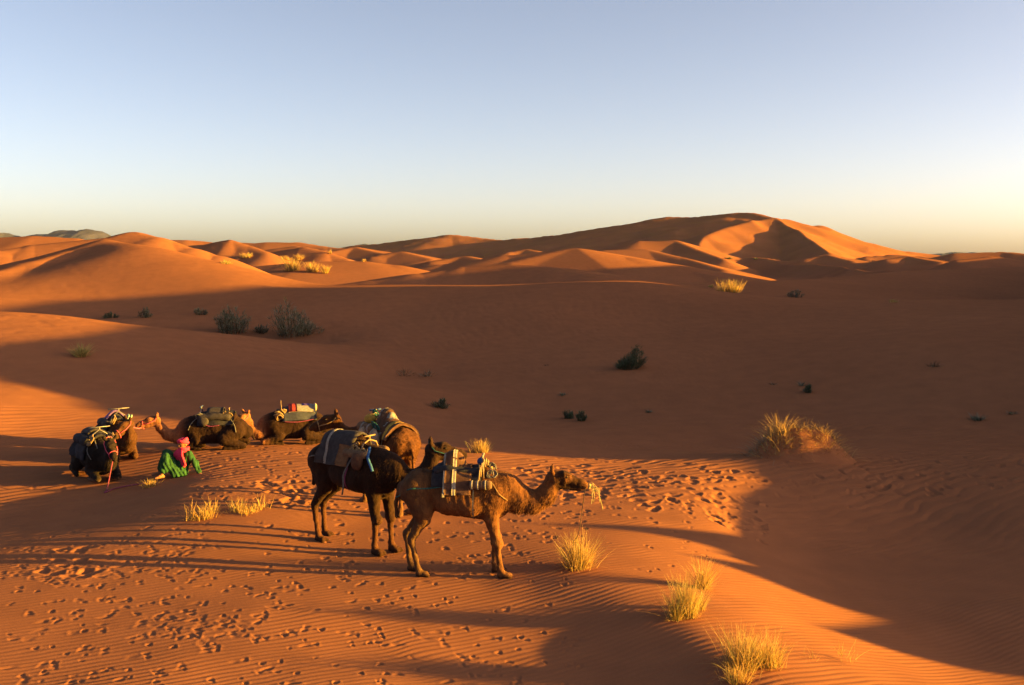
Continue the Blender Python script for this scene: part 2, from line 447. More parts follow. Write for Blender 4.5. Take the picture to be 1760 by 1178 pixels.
# footprints: x, y, length, width, turn, depth, rim, outline
PRINTS = []
def scatter(n, u0, u1, v0, v1, kind, ang=None, dens=None):
    for _ in range(n):
        for _try in range(20):
            u = random.uniform(u0, u1); v = random.uniform(v0, v1)
            if dens is None or random.random() < dens(u, v): break
        x, y, z = P(u, v, z=0.0)
        put_print(x, y, kind, ang)
def put_print(x, y, kind, ang=None):
    a = random.uniform(0, 6.28) if ang is None else ang + random.gauss(0, .55)
    if kind == 'camel':
        PRINTS.append((x, y, random.uniform(.06, .10), random.uniform(.045, .07), a, random.uniform(.009, .020), .3, random.uniform(.1, 6)))
    elif kind == 'deep':
        PRINTS.append((x, y, random.uniform(.10, .20), random.uniform(.07, .12), a, random.uniform(.022, .045), .4, random.uniform(.1, 6)))
    elif kind == 'foot':
        PRINTS.append((x, y, random.uniform(.07, .115), random.uniform(.038, .06), a, random.uniform(.005, .012), .35, random.uniform(.1, 6)))
        if random.random() < .5:
            PRINTS.append((x + .13 * math.cos(a), y + .13 * math.sin(a), .05, .05, a, .01, .4, 2))
    else:
        PRINTS.append((x, y, random.uniform(.03, .06), random.uniform(.02, .05), a, random.uniform(.008, .018), .35, random.uniform(.1, 6)))
def trail(u0, v0, u1, v1, step=.62, side=.16, kind='foot'):
    x0, y0, _ = P(u0, v0, z=0); x1, y1, _ = P(u1, v1, z=0)
    L = math.hypot(x1 - x0, y1 - y0); a = math.atan2(y1 - y0, x1 - x0); n = int(L / step)
    for i in range(n):
        t = i * step + random.uniform(-.06, .06); s = side * (1 if i % 2 else -1) + random.gauss(0, .04) + .25 * math.sin(i * .45 + u0)
        put_print(x0 + t * math.cos(a) - s * math.sin(a), y0 + t * math.sin(a) + s * math.cos(a), kind, a)
# trampled ground round the camels and along the path to the right
scatter(180, 560, 1010, 800, 990, 'camel', None, lambda u, v: .9 if v < 930 else .35)
scatter(140, 880, 1310, 790, 900, 'deep', .2, lambda u, v: max(0, 1 - abs(v - (812 + (u - 880) * .06)) / 60))
scatter(150, 900, 1320, 805, 900, 'camel', None, lambda u, v: max(0, 1 - abs(v - (845 + (u - 900) * .03)) / 50))
scatter(90, 1280, 1760, 770, 850, 'camel', None, lambda u, v: max(0, 1 - abs(v - (815 - (u - 1280) * .06)) / 40))
scatter(60, 1400, 1760, 770, 815, 'deep', None, None)
scatter(90, 330, 560, 775, 880, 'camel')
scatter(60, 330, 560, 780, 860, 'foot')
scatter(45, 450, 560, 840, 890, 'deep')
scatter(130, 0, 360, 890, 1010, 'foot', None, lambda u, v: max(.15, 1 - abs(v - (985 - .12 * u)) / 60))
scatter(16, 20, 160, 945, 1010, 'deep', .25)
for q in ((0, 980, 520, 905), (40, 1178, 420, 930), (120, 1178, 250, 950), (180, 1160, 620, 960), (300, 1178, 330, 930), (20, 1100, 560, 985), (230, 1178, 700, 990), (0, 1040, 470, 1090),
          (40, 1010, 880, 1130), (360, 1120, 900, 1060), (420, 1178, 1000, 1150), (540, 960, 820, 1150), (0, 905, 330, 890), (700, 1010, 1000, 870), (880, 840, 1300, 870), (60, 850, 240, 830)):
    trail(*q)
for q in ((330, 800, 560, 870), (560, 960, 480, 890), (900, 900, 1240, 850), (860, 870, 1100, 800)): trail(*q, step=.7, side=.2, kind='camel')
scatter(260, 0, 1000, 920, 1178, 'bit')
scatter(45, 0, 900, 940, 1178, 'foot')
scatter(40, 240, 420, 1060, 1100, 'foot', .4)
scatter(90, 560, 1250, 800, 990, 'bit')
def far_trail(u0, v0, u1, v1, n, kind='camel'):
    for i in range(n):
        t = i / n; x, y = px_ground(u0 + (u1 - u0) * t + random.gauss(0, 3), v0 + (v1 - v0) * t + 4 * math.sin(i * .3) + random.gauss(0, 1.5))
        put_print(x, y, kind)
def px_ground(u, v):
    p = np.array(P(u, v, d=1.0)) - np.array([0, 0, CAMZ]); t = np.exp(np.linspace(math.log(20), math.log(75), 400))
    x = p[0] * t; y = p[1] * t; g = tps(x, y); i = int(np.argmax(g >= CAMZ + p[2] * t)); return float(x[i]), float(y[i])
for q in ((880, 770, 1300, 765, 60), (1000, 760, 1250, 790, 40), (1320, 800, 1760, 770, 90), (1350, 830, 1760, 800, 70), (640, 700, 900, 760, 26), (930, 690, 1180, 740, 24)): far_trail(*q)
scatter(40, 20, 240, 820, 890, 'foot')
scatter(40, 900, 1250, 755, 790, 'camel')

# ------------------------------------------------------------------ soft bodies
def field(prims, X, Y, Z):
    """smooth union of tapered capsules on a regular grid (X, Y, Z are 1-d axes)"""
    F = np.full((len(X), len(Y), len(Z)), 0.35, dtype=np.float32)
    for (a, ra, b, rb, s, k) in prims:
        R = max(ra, rb) * max(1, s) + .13
        lo = np.minimum(a, b) - R; hi = np.maximum(a, b) + R
        i0, i1 = np.searchsorted(X, [lo[0], hi[0]]); j0, j1 = np.searchsorted(Y, [lo[1], hi[1]]); k0, k1 = np.searchsorted(Z, [lo[2], hi[2]])
        if i1 <= i0 or j1 <= j0 or k1 <= k0: continue
        x = X[i0:i1, None, None]; y = Y[None, j0:j1, None]; z = Z[None, None, k0:k1]
        d = cap(a, ra, b, rb, s, x, y, z)
        F[i0:i1, j0:j1, k0:k1] = smin(F[i0:i1, j0:j1, k0:k1], d, k)
    return F
def cap(a, ra, b, rb, s, x, y, z):
    ab = b - a; L2 = float(ab @ ab) + 1e-9
    t = np.clip(((x - a[0]) * ab[0] + (y - a[1]) * ab[1] + (z - a[2]) * ab[2]) / L2, 0, 1)
    dy = (y - (a[1] + t * ab[1])) / s
    return np.sqrt((x - (a[0] + t * ab[0])) ** 2 + dy * dy + (z - (a[2] + t * ab[2])) ** 2) - (ra + t * (rb - ra))
def smin(f, d, k):
    h = np.clip(0.5 + 0.5 * (f - d) / k, 0, 1)
    return f * (1 - h) + d * h - k * h * (1 - h)
def at_points(prims, p):
    f = np.full(len(p), 9.0)
    for (a, ra, b, rb, s, k) in prims:
        f = smin(f, cap(a, ra, b, rb, s, p[:, 0], p[:, 1], p[:, 2]), k)
    return f
def PR(a, ra, b, rb, s=1.0, k=.05):
    return (np.array(a, float), ra, np.array(b, float), rb, s, k)
def mirror(p):
    m = np.array([1, -1, 1])
    return (p[0] * m, p[1], p[2] * m, p[3], p[4], p[5])

def surface(F, X, Y, Z):
    s = F < 0
    c = np.zeros((F.shape[0] - 1, F.shape[1] - 1, F.shape[2] - 1), np.int8)
    for i in (0, 1):
        for j in (0, 1):
            for k in (0, 1):
                c += s[i:F.shape[0] - 1 + i, j:F.shape[1] - 1 + j, k:F.shape[2] - 1 + k]
    act = (c > 0) & (c < 8)
    I, J, K = np.nonzero(act)
    idx = np.full(act.shape, -1, np.int32); idx[act] = np.arange(len(I))
    pos = np.zeros((len(I), 3)); cnt = np.zeros(len(I))
    for ax in range(3):
        o1, o2 = [a for a in range(3) if a != ax]
        for p in (0, 1):
            for q in (0, 1):
                off = [0, 0, 0]; off[o1] = p; off[o2] = q
                A = (I + off[0], J + off[1], K + off[2])
                off2 = list(off); off2[ax] = 1
                B = (I + off2[0], J + off2[1], K + off2[2])
                fa = F[A]; fb = F[B]
                m = (fa < 0) != (fb < 0)
                t = np.where(m, fa / np.where(m, fa - fb, 1), 0)
                v = np.zeros((len(I), 3)); v[:, o1] = p; v[:, o2] = q; v[:, ax] = t
                pos[m] += v[m]; cnt[m] += 1
    pos /= cnt[:, None]
    h = X[1] - X[0]
    V = np.stack([X[I], Y[J], Z[K]], 1) + pos * h
    faces = []
    for ax in range(3):
        sl = [slice(None)] * 3; sl2 = [slice(None)] * 3
        sl[ax] = slice(0, -1); sl2[ax] = slice(1, None)
        d = s[tuple(sl)].astype(np.int8) - s[tuple(sl2)].astype(np.int8)
        e = np.array(np.nonzero(d)).T; sg = d[tuple(e.T)]
        o1, o2 = (ax + 1) % 3, (ax + 2) % 3
        ok = (e[:, o1] > 0) & (e[:, o2] > 0) & (e[:, o1] < act.shape[o1]) & (e[:, o2] < act.shape[o2])
        e = e[ok]; sg = sg[ok]
        def cell(d1, d2):
            q = e.copy(); q[:, o1] += d1; q[:, o2] += d2
            return idx[q[:, 0], q[:, 1], q[:, 2]]
        Q = np.stack([cell(-1, -1), cell(0, -1), cell(0, 0), cell(-1, 0)], 1)
        Q[sg < 0] = Q[sg < 0][:, ::-1]
        faces.append(Q)
    return V, np.concatenate(faces)

def blob(prims, h, rough=0.0, seed=0):
    lo = np.min([np.minimum(p[0], p[2]) - max(p[1], p[3]) * max(1, p[4]) for p in prims], 0) - 3 * h
    hi = np.max([np.maximum(p[0], p[2]) + max(p[1], p[3]) * max(1, p[4]) for p in prims], 0) + 3 * h
    X, Y, Z = [np.arange(lo[i], hi[i] + h, h) for i in range(3)]
    F = field(prims, X, Y, Z)
    V, Q = surface(F, X, Y, Z)
    if rough:
        N = vnormals(V, Q)
        n = vnoise(V[:, 0] * 22 + V[:, 2] * 5, V[:, 1] * 22 - V[:, 2] * 13, seed) + .6 * vnoise(V[:, 0] * 45 + V[:, 2] * 11, V[:, 1] * 45 - V[:, 2] * 31, seed + 3)
        V = V + N * (n * rough)[:, None]
    return V, Q
def vnormals(V, Q):
    n = np.cross(V[Q[:, 2]] - V[Q[:, 0]], V[Q[:, 3]] - V[Q[:, 1]])
    N = np.zeros_like(V)
    for i in range(4): np.add.at(N, Q[:, i], n)
    return N / (np.linalg.norm(N, axis=1)[:, None] + 1e-9)

class Bag:
    """collects shapes into one mesh"""
    def __init__(self): self.v = []; self.f = []; self.n = 0
    def add(self, v, f):
        v = np.asarray(v, float).reshape(-1, 3)
        self.v.append(v); self.f += [tuple(int(i) + self.n for i in q) for q in f]; self.n += len(v)
    def tube(self, pts, r, n=6):
        pts = np.asarray(pts, float); m = len(pts)
        rr = np.broadcast_to(np.asarray(r, float), (m,))
        t = np.gradient(pts, axis=0); t /= np.linalg.norm(t, axis=1)[:, None] + 1e-9
        up = np.array([0, 0, 1.]) if abs(t[:, 2]).mean() < .8 else np.array([1., 0, 0])
        vs = []
        for i in range(m):
            a = np.cross(t[i], up); a /= np.linalg.norm(a) + 1e-9; b = np.cross(t[i], a)
            for k in range(n):
                w = 2 * math.pi * k / n
                vs.append(pts[i] + rr[i] * (math.cos(w) * a + math.sin(w) * b))
        f = [(i * n + k, i * n + (k + 1) % n, (i + 1) * n + (k + 1) % n, (i + 1) * n + k) for i in range(m - 1) for k in range(n)]
        f += [tuple(range(n))[::-1], tuple((m - 1) * n + k for k in range(n))]
        self.add(vs, f)
    def ball(self, c, r, seg=10, squash=(1, 1, 1), bump=0, seed=0):
        vs = []; f = []
        rg = np.random.default_rng(seed)
        for i in range(seg + 1):
            th = math.pi * i / seg
            for j in range(seg * 2):
                ph = math.pi * j / seg
                q = 1 + bump * math.sin(3 * ph + seed) * math.sin(2 * th + seed) + bump * .5 * rg.uniform(-1, 1) * (0 < i < seg)
                vs.append((c[0] + r * q * squash[0] * math.sin(th) * math.cos(ph), c[1] + r * q * squash[1] * math.sin(th) * math.sin(ph), c[2] + r * q * squash[2] * math.cos(th)))
        w = seg * 2
        for i in range(seg):
            for j in range(w):
                f.append((i * w + j, (i + 1) * w + j, (i + 1) * w + (j + 1) % w, i * w + (j + 1) % w))
        self.add(vs, f)
    def build(self, name, mat, parent=None, smooth=True):
        return mesh_obj(name, np.concatenate(self.v), self.f, mat, parent, smooth)

def spline(pts, n):
    p = np.asarray(pts, float); m = len(p)
    out = []
    for t in np.linspace(0, m - 1, n):
        i = min(int(t), m - 2); u = t - i
        p0 = p[max(i - 1, 0)]; p1 = p[i]; p2 = p[i + 1]; p3 = p[min(i + 2, m - 1)]
        out.append(.5 * (2 * p1 + (p2 - p0) * u + (2 * p0 - 5 * p1 + 4 * p2 - p3) * u * u + (3 * p1 - p0 - 3 * p2 + p3) * u ** 3))
    return np.array(out)

# ------------------------------------------------------------------ materials for cloth, hair, metal
def plain(name, col, rough=.9, var=.25, scale=9, metal=0, weave=0):
    if name in MAT: return MAT[name]
    m, n, l, b = nm(name, rough)
    tc = n.new("ShaderNodeTexCoord")
    t = n.new("ShaderNodeTexNoise"); t.inputs["Scale"].default_value = scale; t.inputs["Detail"].default_value = 5
    l.new(tc.outputs["Object"], t.inputs["Vector"])
    r = n.new("ShaderNodeValToRGB")
    r.color_ramp.elements[0].position = .3; r.color_ramp.elements[1].position = .7
    r.color_ramp.elements[0].color = tuple(c * (1 - var) for c in col) + (1,)
    r.color_ramp.elements[1].color = tuple(min(1, c * (1 + var)) for c in col) + (1,)
    l.new(t.outputs[0], r.inputs[0]); l.new(r.outputs[0], b.inputs["Base Color"])
    b.inputs["Metallic"].default_value = metal
    if weave:
        w2 = n.new("ShaderNodeTexNoise"); w2.inputs["Scale"].default_value = weave; w2.inputs["Detail"].default_value = 2
        l.new(tc.outputs["Object"], w2.inputs["Vector"])
        bp = n.new("ShaderNodeBump"); bp.inputs["Strength"].default_value = .5; bp.inputs["Distance"].default_value = .01
        l.new(w2.outputs[0], bp.inputs["Height"]); l.new(bp.outputs[0], b.inputs["Normal"])
    MAT[name] = m
    return m
def coat(name, lo, hi):
    if name in MAT: return MAT[name]
    m, n, l, b = nm(name, .95)
    tc = n.new("ShaderNodeTexCoord")
    mp = n.new("ShaderNodeMapping"); mp.inputs["Scale"].default_value = (1, 1, .45)
    l.new(tc.outputs["Object"], mp.inputs["Vector"])
    t = n.new("ShaderNodeTexNoise"); t.inputs["Scale"].default_value = 13; t.inputs["Detail"].default_value = 8; t.inputs["Roughness"].default_value = .72
    l.new(mp.outputs[0], t.inputs["Vector"])
    r = n.new("ShaderNodeValToRGB")
    r.color_ramp.elements[0].position = .32; r.color_ramp.elements[1].position = .68
    r.color_ramp.elements[0].color = lo + (1,); r.color_ramp.elements[1].color = hi + (1,)
    l.new(t.outputs[0], r.inputs[0])
    at = n.new("ShaderNodeVertexColor"); at.layer_name = "markings"
    mx = n.new("ShaderNodeMixRGB"); mx.blend_type = 'MULTIPLY'; mx.inputs[0].default_value = 1
    l.new(r.outputs[0], mx.inputs[1]); l.new(at.outputs[0], mx.inputs[2])
    l.new(mx.outputs[0], b.inputs["Base Color"])
    t2 = n.new("ShaderNodeTexNoise"); t2.inputs["Scale"].default_value = 60; t2.inputs["Detail"].default_value = 3
    l.new(mp.outputs[0], t2.inputs["Vector"])
    bp = n.new("ShaderNodeBump"); bp.inputs["Strength"].default_value = .6; bp.inputs["Distance"].default_value = .015
    l.new(t2.outputs[0], bp.inputs["Height"]); l.new(bp.outputs[0], b.inputs["Normal"])
    MAT[name] = m
    return m

def paint(o, V, cols):
    a = o.data.color_attributes.new("markings", 'FLOAT_COLOR', 'POINT')
    c = np.ones((len(o.data.vertices), 4), np.float32); c[:, :3] = cols
    a.data.foreach_set("color", c.ravel())

# ------------------------------------------------------------------ camels
def head_prims(o, f, up=(0, 0, 1), s=1.0):
    f = np.array(f, float); f /= np.linalg.norm(f)
    l = np.cross(up, f); l /= np.linalg.norm(l); u = np.cross(f, l); o = np.array(o, float)
    def w(x, y, z): return o + s * (f * x + l * y + u * z)
    p = [PR(w(-.02, 0, -.01), .105 * s, w(.15, 0, .02), .098 * s, 1, .04),
         PR(w(.15, 0, .0), .092 * s, w(.40, 0, -.045), .062 * s, 1, .04),
         PR(w(.40, 0, -.045), .066 * s, w(.47, 0, -.065), .052 * s, 1, .03),
         PR(w(.46, 0, -.09), .04 * s, w(.485, 0, -.1), .034 * s, 1, .02),
         PR(w(.05, 0, -.1), .07 * s, w(.40, 0, -.13), .036 * s, 1, .03)]
    for q in (1, -1):
        p += [PR(w(.13, .065 * q, .075), .038 * s, w(.2, .06 * q, .065), .03 * s, 1, .03),
              PR(w(-.03, .085 * q, .075), .032 * s, w(-.05, .115 * q, .125), .034 * s, 1, .02),
              PR(w(-.05, .115 * q, .125), .03 * s, w(-.045, .13 * q, .175), .014 * s, 1, .02),
              PR(w(.45, .035 * q, -.03), .022 * s, w(.47, .03 * q, -.04), .018 * s, 1, .02)]
    return p, w

def stand_prims(legs, hump='peak'):
    p = [PR((-.62, 0, 1.44), .27, (-.1, 0, 1.37), .36, .84, .08), PR((-.1, 0, 1.37), .36, (.5, 0, 1.33), .40, .80, .08),
         PR((.5, 0, 1.34), .38, (.85, 0, 1.40), .25, .74, .1), PR((-.6, 0, 1.46), .28, (-.78, 0, 1.38), .19, .82, .08),
         PR((-.1, 0, 1.6), .3, (-.05, 0, 1.86 if hump == 'peak' else 1.72), .12, .7, .12), PR((.35, 0, 1.6), .16, (.78, 0, 1.55), .14, .7, .1), PR((.58, 0, .99), .1, (.7, 0, 1.1), .13, .8, .06)]
    for q, (fx, hx) in zip((1, -1), legs):
        p += [PR((-.15, .16 * q, 1.26), .21, (.25, .17 * q, 1.22), .22, 1, .08), PR((.64, .155 * q + 0, .585), .085, (.645 + fx * .5, .155 * q, .565), .08, 1, .03),
              PR((.70 + fx, .15 * q - .035, .04), .042, (.79 + fx, .15 * q - .05, .03), .035, 1, .015), PR((.70 + fx, .15 * q + .035, .04), .042, (.79 + fx, .15 * q + .05, .03), .035, 1, .015),
              PR((-.66 + hx, .145 * q - .035, .04), .04, (-.575 + hx, .145 * q - .05, .03), .033, 1, .015), PR((-.66 + hx, .145 * q + .035, .04), .04, (-.575 + hx, .145 * q + .05, .03), .033, 1, .015), PR((.62, .17 * q, 1.38), .2, (.56, .17 * q, 1.06), .13, .8, .06), PR((.56, .17 * q, 1.06), .125, (.62 + fx * .5, .155 * q, .60), .07, 1, .04),
              PR((.62 + fx * .5, .155 * q, .62), .078, (.63 + fx * .5, .155 * q, .54), .066, 1, .03), PR((.62 + fx * .5, .155 * q, .55), .055, (.62 + fx, .15 * q, .14), .043, 1, .03),
              PR((.62 + fx, .15 * q, .15), .052, (.64 + fx, .15 * q, .1), .055, 1, .03), PR((.63 + fx, .15 * q, .045), .062, (.74 + fx, .15 * q, .035), .058, 1.15, .03),
              PR((-.66, .15 * q, 1.42), .25, (-.54, .17 * q, 1.1), .18, .78, .06), PR((-.54, .17 * q, 1.1), .175, (-.54 + hx * .2, .165 * q, .95), .11, .85, .05), PR((-.55 + hx * .2, .165 * q, .98), .115, (-.81 + hx * .7, .15 * q, .62), .062, 1, .04),
              PR((-.81 + hx * .7, .15 * q, .64), .066, (-.81 + hx * .7, .15 * q, .56), .058, 1, .03), PR((-.81 + hx * .7, .15 * q, .58), .05, (-.745 + hx, .145 * q, .14), .042, 1, .03),
              PR((-.745 + hx, .145 * q, .15), .05, (-.725 + hx, .145 * q, .1), .054, 1, .03), PR((-.735 + hx, .145 * q, .045), .06, (-.625 + hx, .145 * q, .034), .055, 1.15, .03)]
    if hump == 'padded': p += [PR((-.44, 0, 1.66), .23, (.05, 0, 1.68), .23, .85, .06)]
    p += [PR((-.92, 0, 1.46), .05, (-1.0, 0, 1.2), .03, 1, .04), PR((-1.0, 0, 1.2), .03, (-.99, .0, .95), .035, 1, .03)]
    return p
def sit_prims(hump='peak'):
    p = [PR((-.62, 0, .56), .29, (-.1, 0, .55), .40, .88, .08), PR((-.1, 0, .55), .40, (.48, 0, .53), .40, .84, .08),
         PR((.48, 0, .53), .37, (.8, 0, .56), .24, .78, .1), PR((-.6, 0, .56), .28, (-.86, 0, .46), .2, .85, .08),
         PR((-.1, 0, .78), .3, (-.05, 0, .96 if hump == 'peak' else .84), .12, .7, .12), PR((.3, 0, .82), .16, (.75, 0, .72), .15, .7, .1)]
    for q in (1, -1):
        p += [PR((.58, .2 * q, .58), .2, (.42, .26 * q, .3), .13, .8, .06), PR((.42, .27 * q, .25), .11, (.88, .23 * q, .13), .078, 1, .05),
              PR((.86, .23 * q, .11), .07, (.52, .25 * q, .055), .048, 1, .03), PR((.52, .25 * q, .05), .055, (.36, .25 * q, .045), .06, 1.1, .03),
              PR((-.62, .22 * q, .52), .25, (-.32, .34 * q, .32), .18, .75, .06), PR((-.32, .36 * q, .27), .14, (-.86, .33 * q, .13), .075, 1, .05),
              PR((-.84, .34 * q, .09), .06, (-.46, .37 * q, .05), .048, 1, .03), PR((-.46, .37 * q, .05), .05, (-.32, .37 * q, .045), .062, 1.1, .03)]
    if hump == 'padded': p += [PR((-.46, 0, .80), .22, (.06, 0, .82), .22, .9, .06)]
    p += [PR((-.98, 0, .5), .045, (-1.1, .05, .25), .03, 1, .04)]
    return p

class Camel: pass
def to_local(c, wpt):
    dx, dy = wpt[0] - c.x, wpt[1] - c.y
    cs, sn = math.cos(c.rz), math.sin(c.rz)
    return np.array([dx * cs + dy * sn, -dx * sn + dy * cs, wpt[2] - c.z])
def to_world(c, p):
    cs, sn = math.cos(c.rz), math.sin(c.rz)
    p = np.array(p) * c.size
    return np.array([c.x + p[0] * cs - p[1] * sn, c.y + p[0] * sn + p[1] * cs, c.z + p[2]])

def make_camel(x, y, heading, pose, neck, hdir, label, tones, seed, z=None, legs=((0, 0), (.03, .05)), marks=None, hair=1.0, size=1.0, shaggy=None, hump='peak'):
    """neck: list of (point, radius) in the animal's own space, last one carries the head"""
    c = Camel(); c.x, c.y = x, y; c.rz = math.atan2(heading[1], heading[0])
    c.z = land1(x, y) if z is None else z
    c.size = size; c.pose = pose; c.axis = 1.36 if pose == 'stand' else .55
    prims = stand_prims(legs, hump) if pose == 'stand' else sit_prims(hump)
    c.trunk = list(prims)
    for (p0, r0), (p1, r1) in zip(neck[:-1], neck[1:]):
        prims.append(PR(p0, r0, p1, r1, .8, .06))
    hp, hw = head_prims(np.array(neck[-1][0]) + np.array([0, 0, .03]), hdir, s=1.08)
    prims += hp
    c.prims = prims; c.hw = hw
    V, Q = blob(prims, .024, .007, seed)
    V[:, 2] = np.maximum(V[:, 2], -.02)
    root = mesh_obj("camel", V, Q, MAT[tones])
    root.location = (x, y, c.z); root.rotation_euler = (0, 0, c.rz); root.scale = (size,) * 3
    tag(root, label, "camel", "camels of the caravan")
    hd = np.array(neck[-1][0], float)
    dh = np.linalg.norm(V - hw(.2, 0, 0), axis=1)
    col = np.ones((len(V), 3))
    if marks: col *= marks(V, dh, hw)
    N = vnormals(V, Q)
    paint(root, V, col)
    # eyes, mouth and nostrils
    for q in (1, -1):
        b = Bag(); b.ball(hw(.175, .088 * q, .042), .021, 6); e = b.build("eye", plain("eye_dark", (.012, .008, .006), .2), root)
        b = Bag(); b.tube([hw(.10 + .03 * i, (.072 + .02 * math.sin(i * .8)) * q, .085 - .008 * abs(i - 2.5)) for i in range(6)], .012, 5)
        paint(b.build("eyelid", MAT[tones], root), None, np.array([.8, .8, .8]))
        b = Bag(); b.tube([hw(.47, .04 * q, -.035), hw(.49, .034 * q, -.05), hw(.485, .03 * q, -.06)], .008, 5); b.build("nostril", plain("eye_dark", (.012, .008, .006), .2), root)
    b = Bag(); b.tube([hw(.28, .05, -.10), hw(.38, .055, -.095), hw(.47, .045, -.085), hw(.512, 0, -.082), hw(.47, -.045, -.085), hw(.38, -.055, -.095), hw(.28, -.05, -.10)], .006, 5)
    b.build("mouth_line", plain("eye_dark", (.012, .008, .006), .2), root)
    # hair: short everywhere, long on hump, shoulders, throat
    rg = np.random.default_rng(seed)
    hum = 1.72 if pose == 'stand' else .88
    sh = 1.25 if pose == 'stand' else .5
    w = np.full(len(V), .22)
    L = np.full(len(V), .02)
    top = (V[:, 2] > hum) & (np.abs(V[:, 0]) < .55)
    shoulder = (np.abs(V[:, 0] - .62) < .28) & (V[:, 2] > sh - .15) & (V[:, 2] < sh + .42) & (np.abs(V[:, 1]) > .12)
    P0 = np.array(neck[0][0]); P1 = np.array(neck[-1][0])
    nd = np.full(len(V), 9.0)
    for (p0, r0), (p1, r1) in zip(neck[:-1], neck[1:]):
        nd = np.minimum(nd, cap(np.array(p0, float), r0, np.array(p1, float), r1, .8, V[:, 0], V[:, 1], V[:, 2]))
    throat = (nd < .03) & (N[:, 2] < .1)
    throat |= (np.linalg.norm(V - hw(.08, 0, -.12), axis=1) < .12) & (N[:, 2] < .2)
    w[top] = 2.5; L[top] = .05 * hair
    w[shoulder] = 2.2; L[shoulder] = .045 * hair
    w[throat] = 2.0; L[throat] = .06 * hair
    w[dh < .28] *= .35; L[dh < .3] = .016
    if shaggy is not None:
        m = shaggy(V); w[m] = 2.5; L[m] = .04
    thin = V[:, 2] < (.55 if pose == 'stand' else .12)
    L[thin] = .012; w[thin] *= .3
    M = int(11000 * hair)
    pick = rg.choice(len(V), M, p=w / w.sum())
    bp = V[pick]; bn = N[pick]; bl = L[pick] * rg.uniform(.5, 1.3, M)
    down = np.array([-.25, 0, -1.0])
    dr = down - (bn @ down)[:, None] * bn
    dr = dr / (np.linalg.norm(dr, axis=1)[:, None] + 1e-6) + bn * rg.uniform(.25, .9, M)[:, None] + rg.normal(0, .35, (M, 3))
    dr /= np.linalg.norm(dr, axis=1)[:, None]
    sd = np.cross(dr, bn); sd /= np.linalg.norm(sd, axis=1)[:, None] + 1e-6
    wd = (.003 + .003 * rg.random(M))[:, None]
    base = bp - bn * .006
    hv = np.stack([base - sd * wd, base + sd * wd, base + dr * bl[:, None]], 1).reshape(-1, 3)
    hf = np.arange(M * 3).reshape(-1, 3)
    ho = mesh_obj("shaggy_hair", hv, hf, MAT[tones], root)
    ho["kind"] = "stuff"
    hc = np.repeat(col[pick] * rg.uniform(.75, 1.25, M)[:, None], 3, 0)
    paint(ho, hv, hc)
    # halter
    c.root = root; c.neck = neck; c.N = N; c.V = V
    return c

def halter(c, mat):
    hw = c.hw; b = Bag()
    def ring(x, ry, rzt, rzb, dx=0):
        return [hw(x + dx * math.sin(a), ry * math.cos(a), (rzt if math.sin(a) > 0 else rzb) * math.sin(a) - .04) for a in np.linspace(0, 2 * math.pi, 15)]
    b.tube(ring(.33, .086, .075, .145), .009, 5)
    b.tube([hw(.33, .086, -.05), hw(.18, .118, -.04), hw(.02, .122, .0), hw(-.06, .09, .09), hw(-.08, 0, .11), hw(-.06, -.09, .09), hw(.02, -.122, .0), hw(.18, -.118, -.04), hw(.33, -.086, -.05)], .009, 5)
    return b.build("halter", mat, c.root)

# ------------------------------------------------------------------ saddles
def skin_point(c, x, a, off):
    """point on the camel's trunk seen from its axis at angle a (0 = up, + = left)"""
    d = np.array([0, math.sin(a), math.cos(a)]); o = np.array([x, 0, c.axis])
    r = 1.1
    for _ in range(40):
        f = at_points(c.trunk, (o + d * r)[None])[0] - off
        if f < .003: break
        r -= f * .8
        if r < .05: break
    return o + d * max(r, .05)

def drape(c, x0, x1, left, right, off, nx=14, na=26, hang=0.0, thick=.016, wob=.012, seed=0, slant=0.0):
    """a cloth laid over the back; angles in degrees, hang = free fall below the widest point"""
    tops = []
    AA = np.radians(np.linspace(-right, left, na))
    rowsP = []
    for i, x in enumerate(np.linspace(x0, x1, nx)):
        row = []
        for a in AA:
            row.append(skin_point(c, x + slant * abs(math.sin(a)), a, off + wob * (.5 + .5 * vnoise(np.array([x * 7. + seed]), np.array([a * 4.]), seed)[0])))
        if hang:
            nh = 5
            L = row[-1]; Rr = row[0]
            ex = [L + np.array([.0, .015 * math.sin(x * 22 + seed) + .01 * j / nh, -hang * (j + 1) / nh]) for j in range(nh)]
            ey = [Rr + np.array([.0, .015 * math.sin(x * 19 + seed) - .01 * j / nh, -hang * (j + 1) / nh]) for j in range(nh)]
            if left > 1: row = row + ex
            if right > 1: row = ey[::-1] + row
        rowsP.append(row)
    G = np.array(rowsP)
    m, n = G.shape[:2]
    # normals for thickness
    du = np.gradient(G, axis=0); dv = np.gradient(G, axis=1)
    N = np.cross(du, dv); N /= np.linalg.norm(N, axis=2)[:, :, None] + 1e-9
    ctr = np.array([0, 0, c.axis])
    if ((G - ctr) * N).sum() < 0: N = -N
    O = G + N * thick
    V = np.concatenate([O.reshape(-1, 3), G.reshape(-1, 3)])
    f = []
    def q(i, j, o): return o * m * n + i * n + j
    for i in range(m - 1):
        for j in range(n - 1):
            f.append((q(i, j, 0), q(i + 1, j, 0), q(i + 1, j + 1, 0), q(i, j + 1, 0)))
            f.append((q(i, j, 1), q(i, j + 1, 1), q(i + 1, j + 1, 1), q(i + 1, j, 1)))
    for i in range(m - 1):
        for j in (0, n - 1): f.append((q(i, j, 0), q(i, j, 1), q(i + 1, j, 1), q(i + 1, j, 0)))
    for j in range(n - 1):
        for i in (0, m - 1): f.append((q(i, j, 0), q(i, j, 1), q(i, j + 1, 1), q(i, j + 1, 0)))
    return V, f

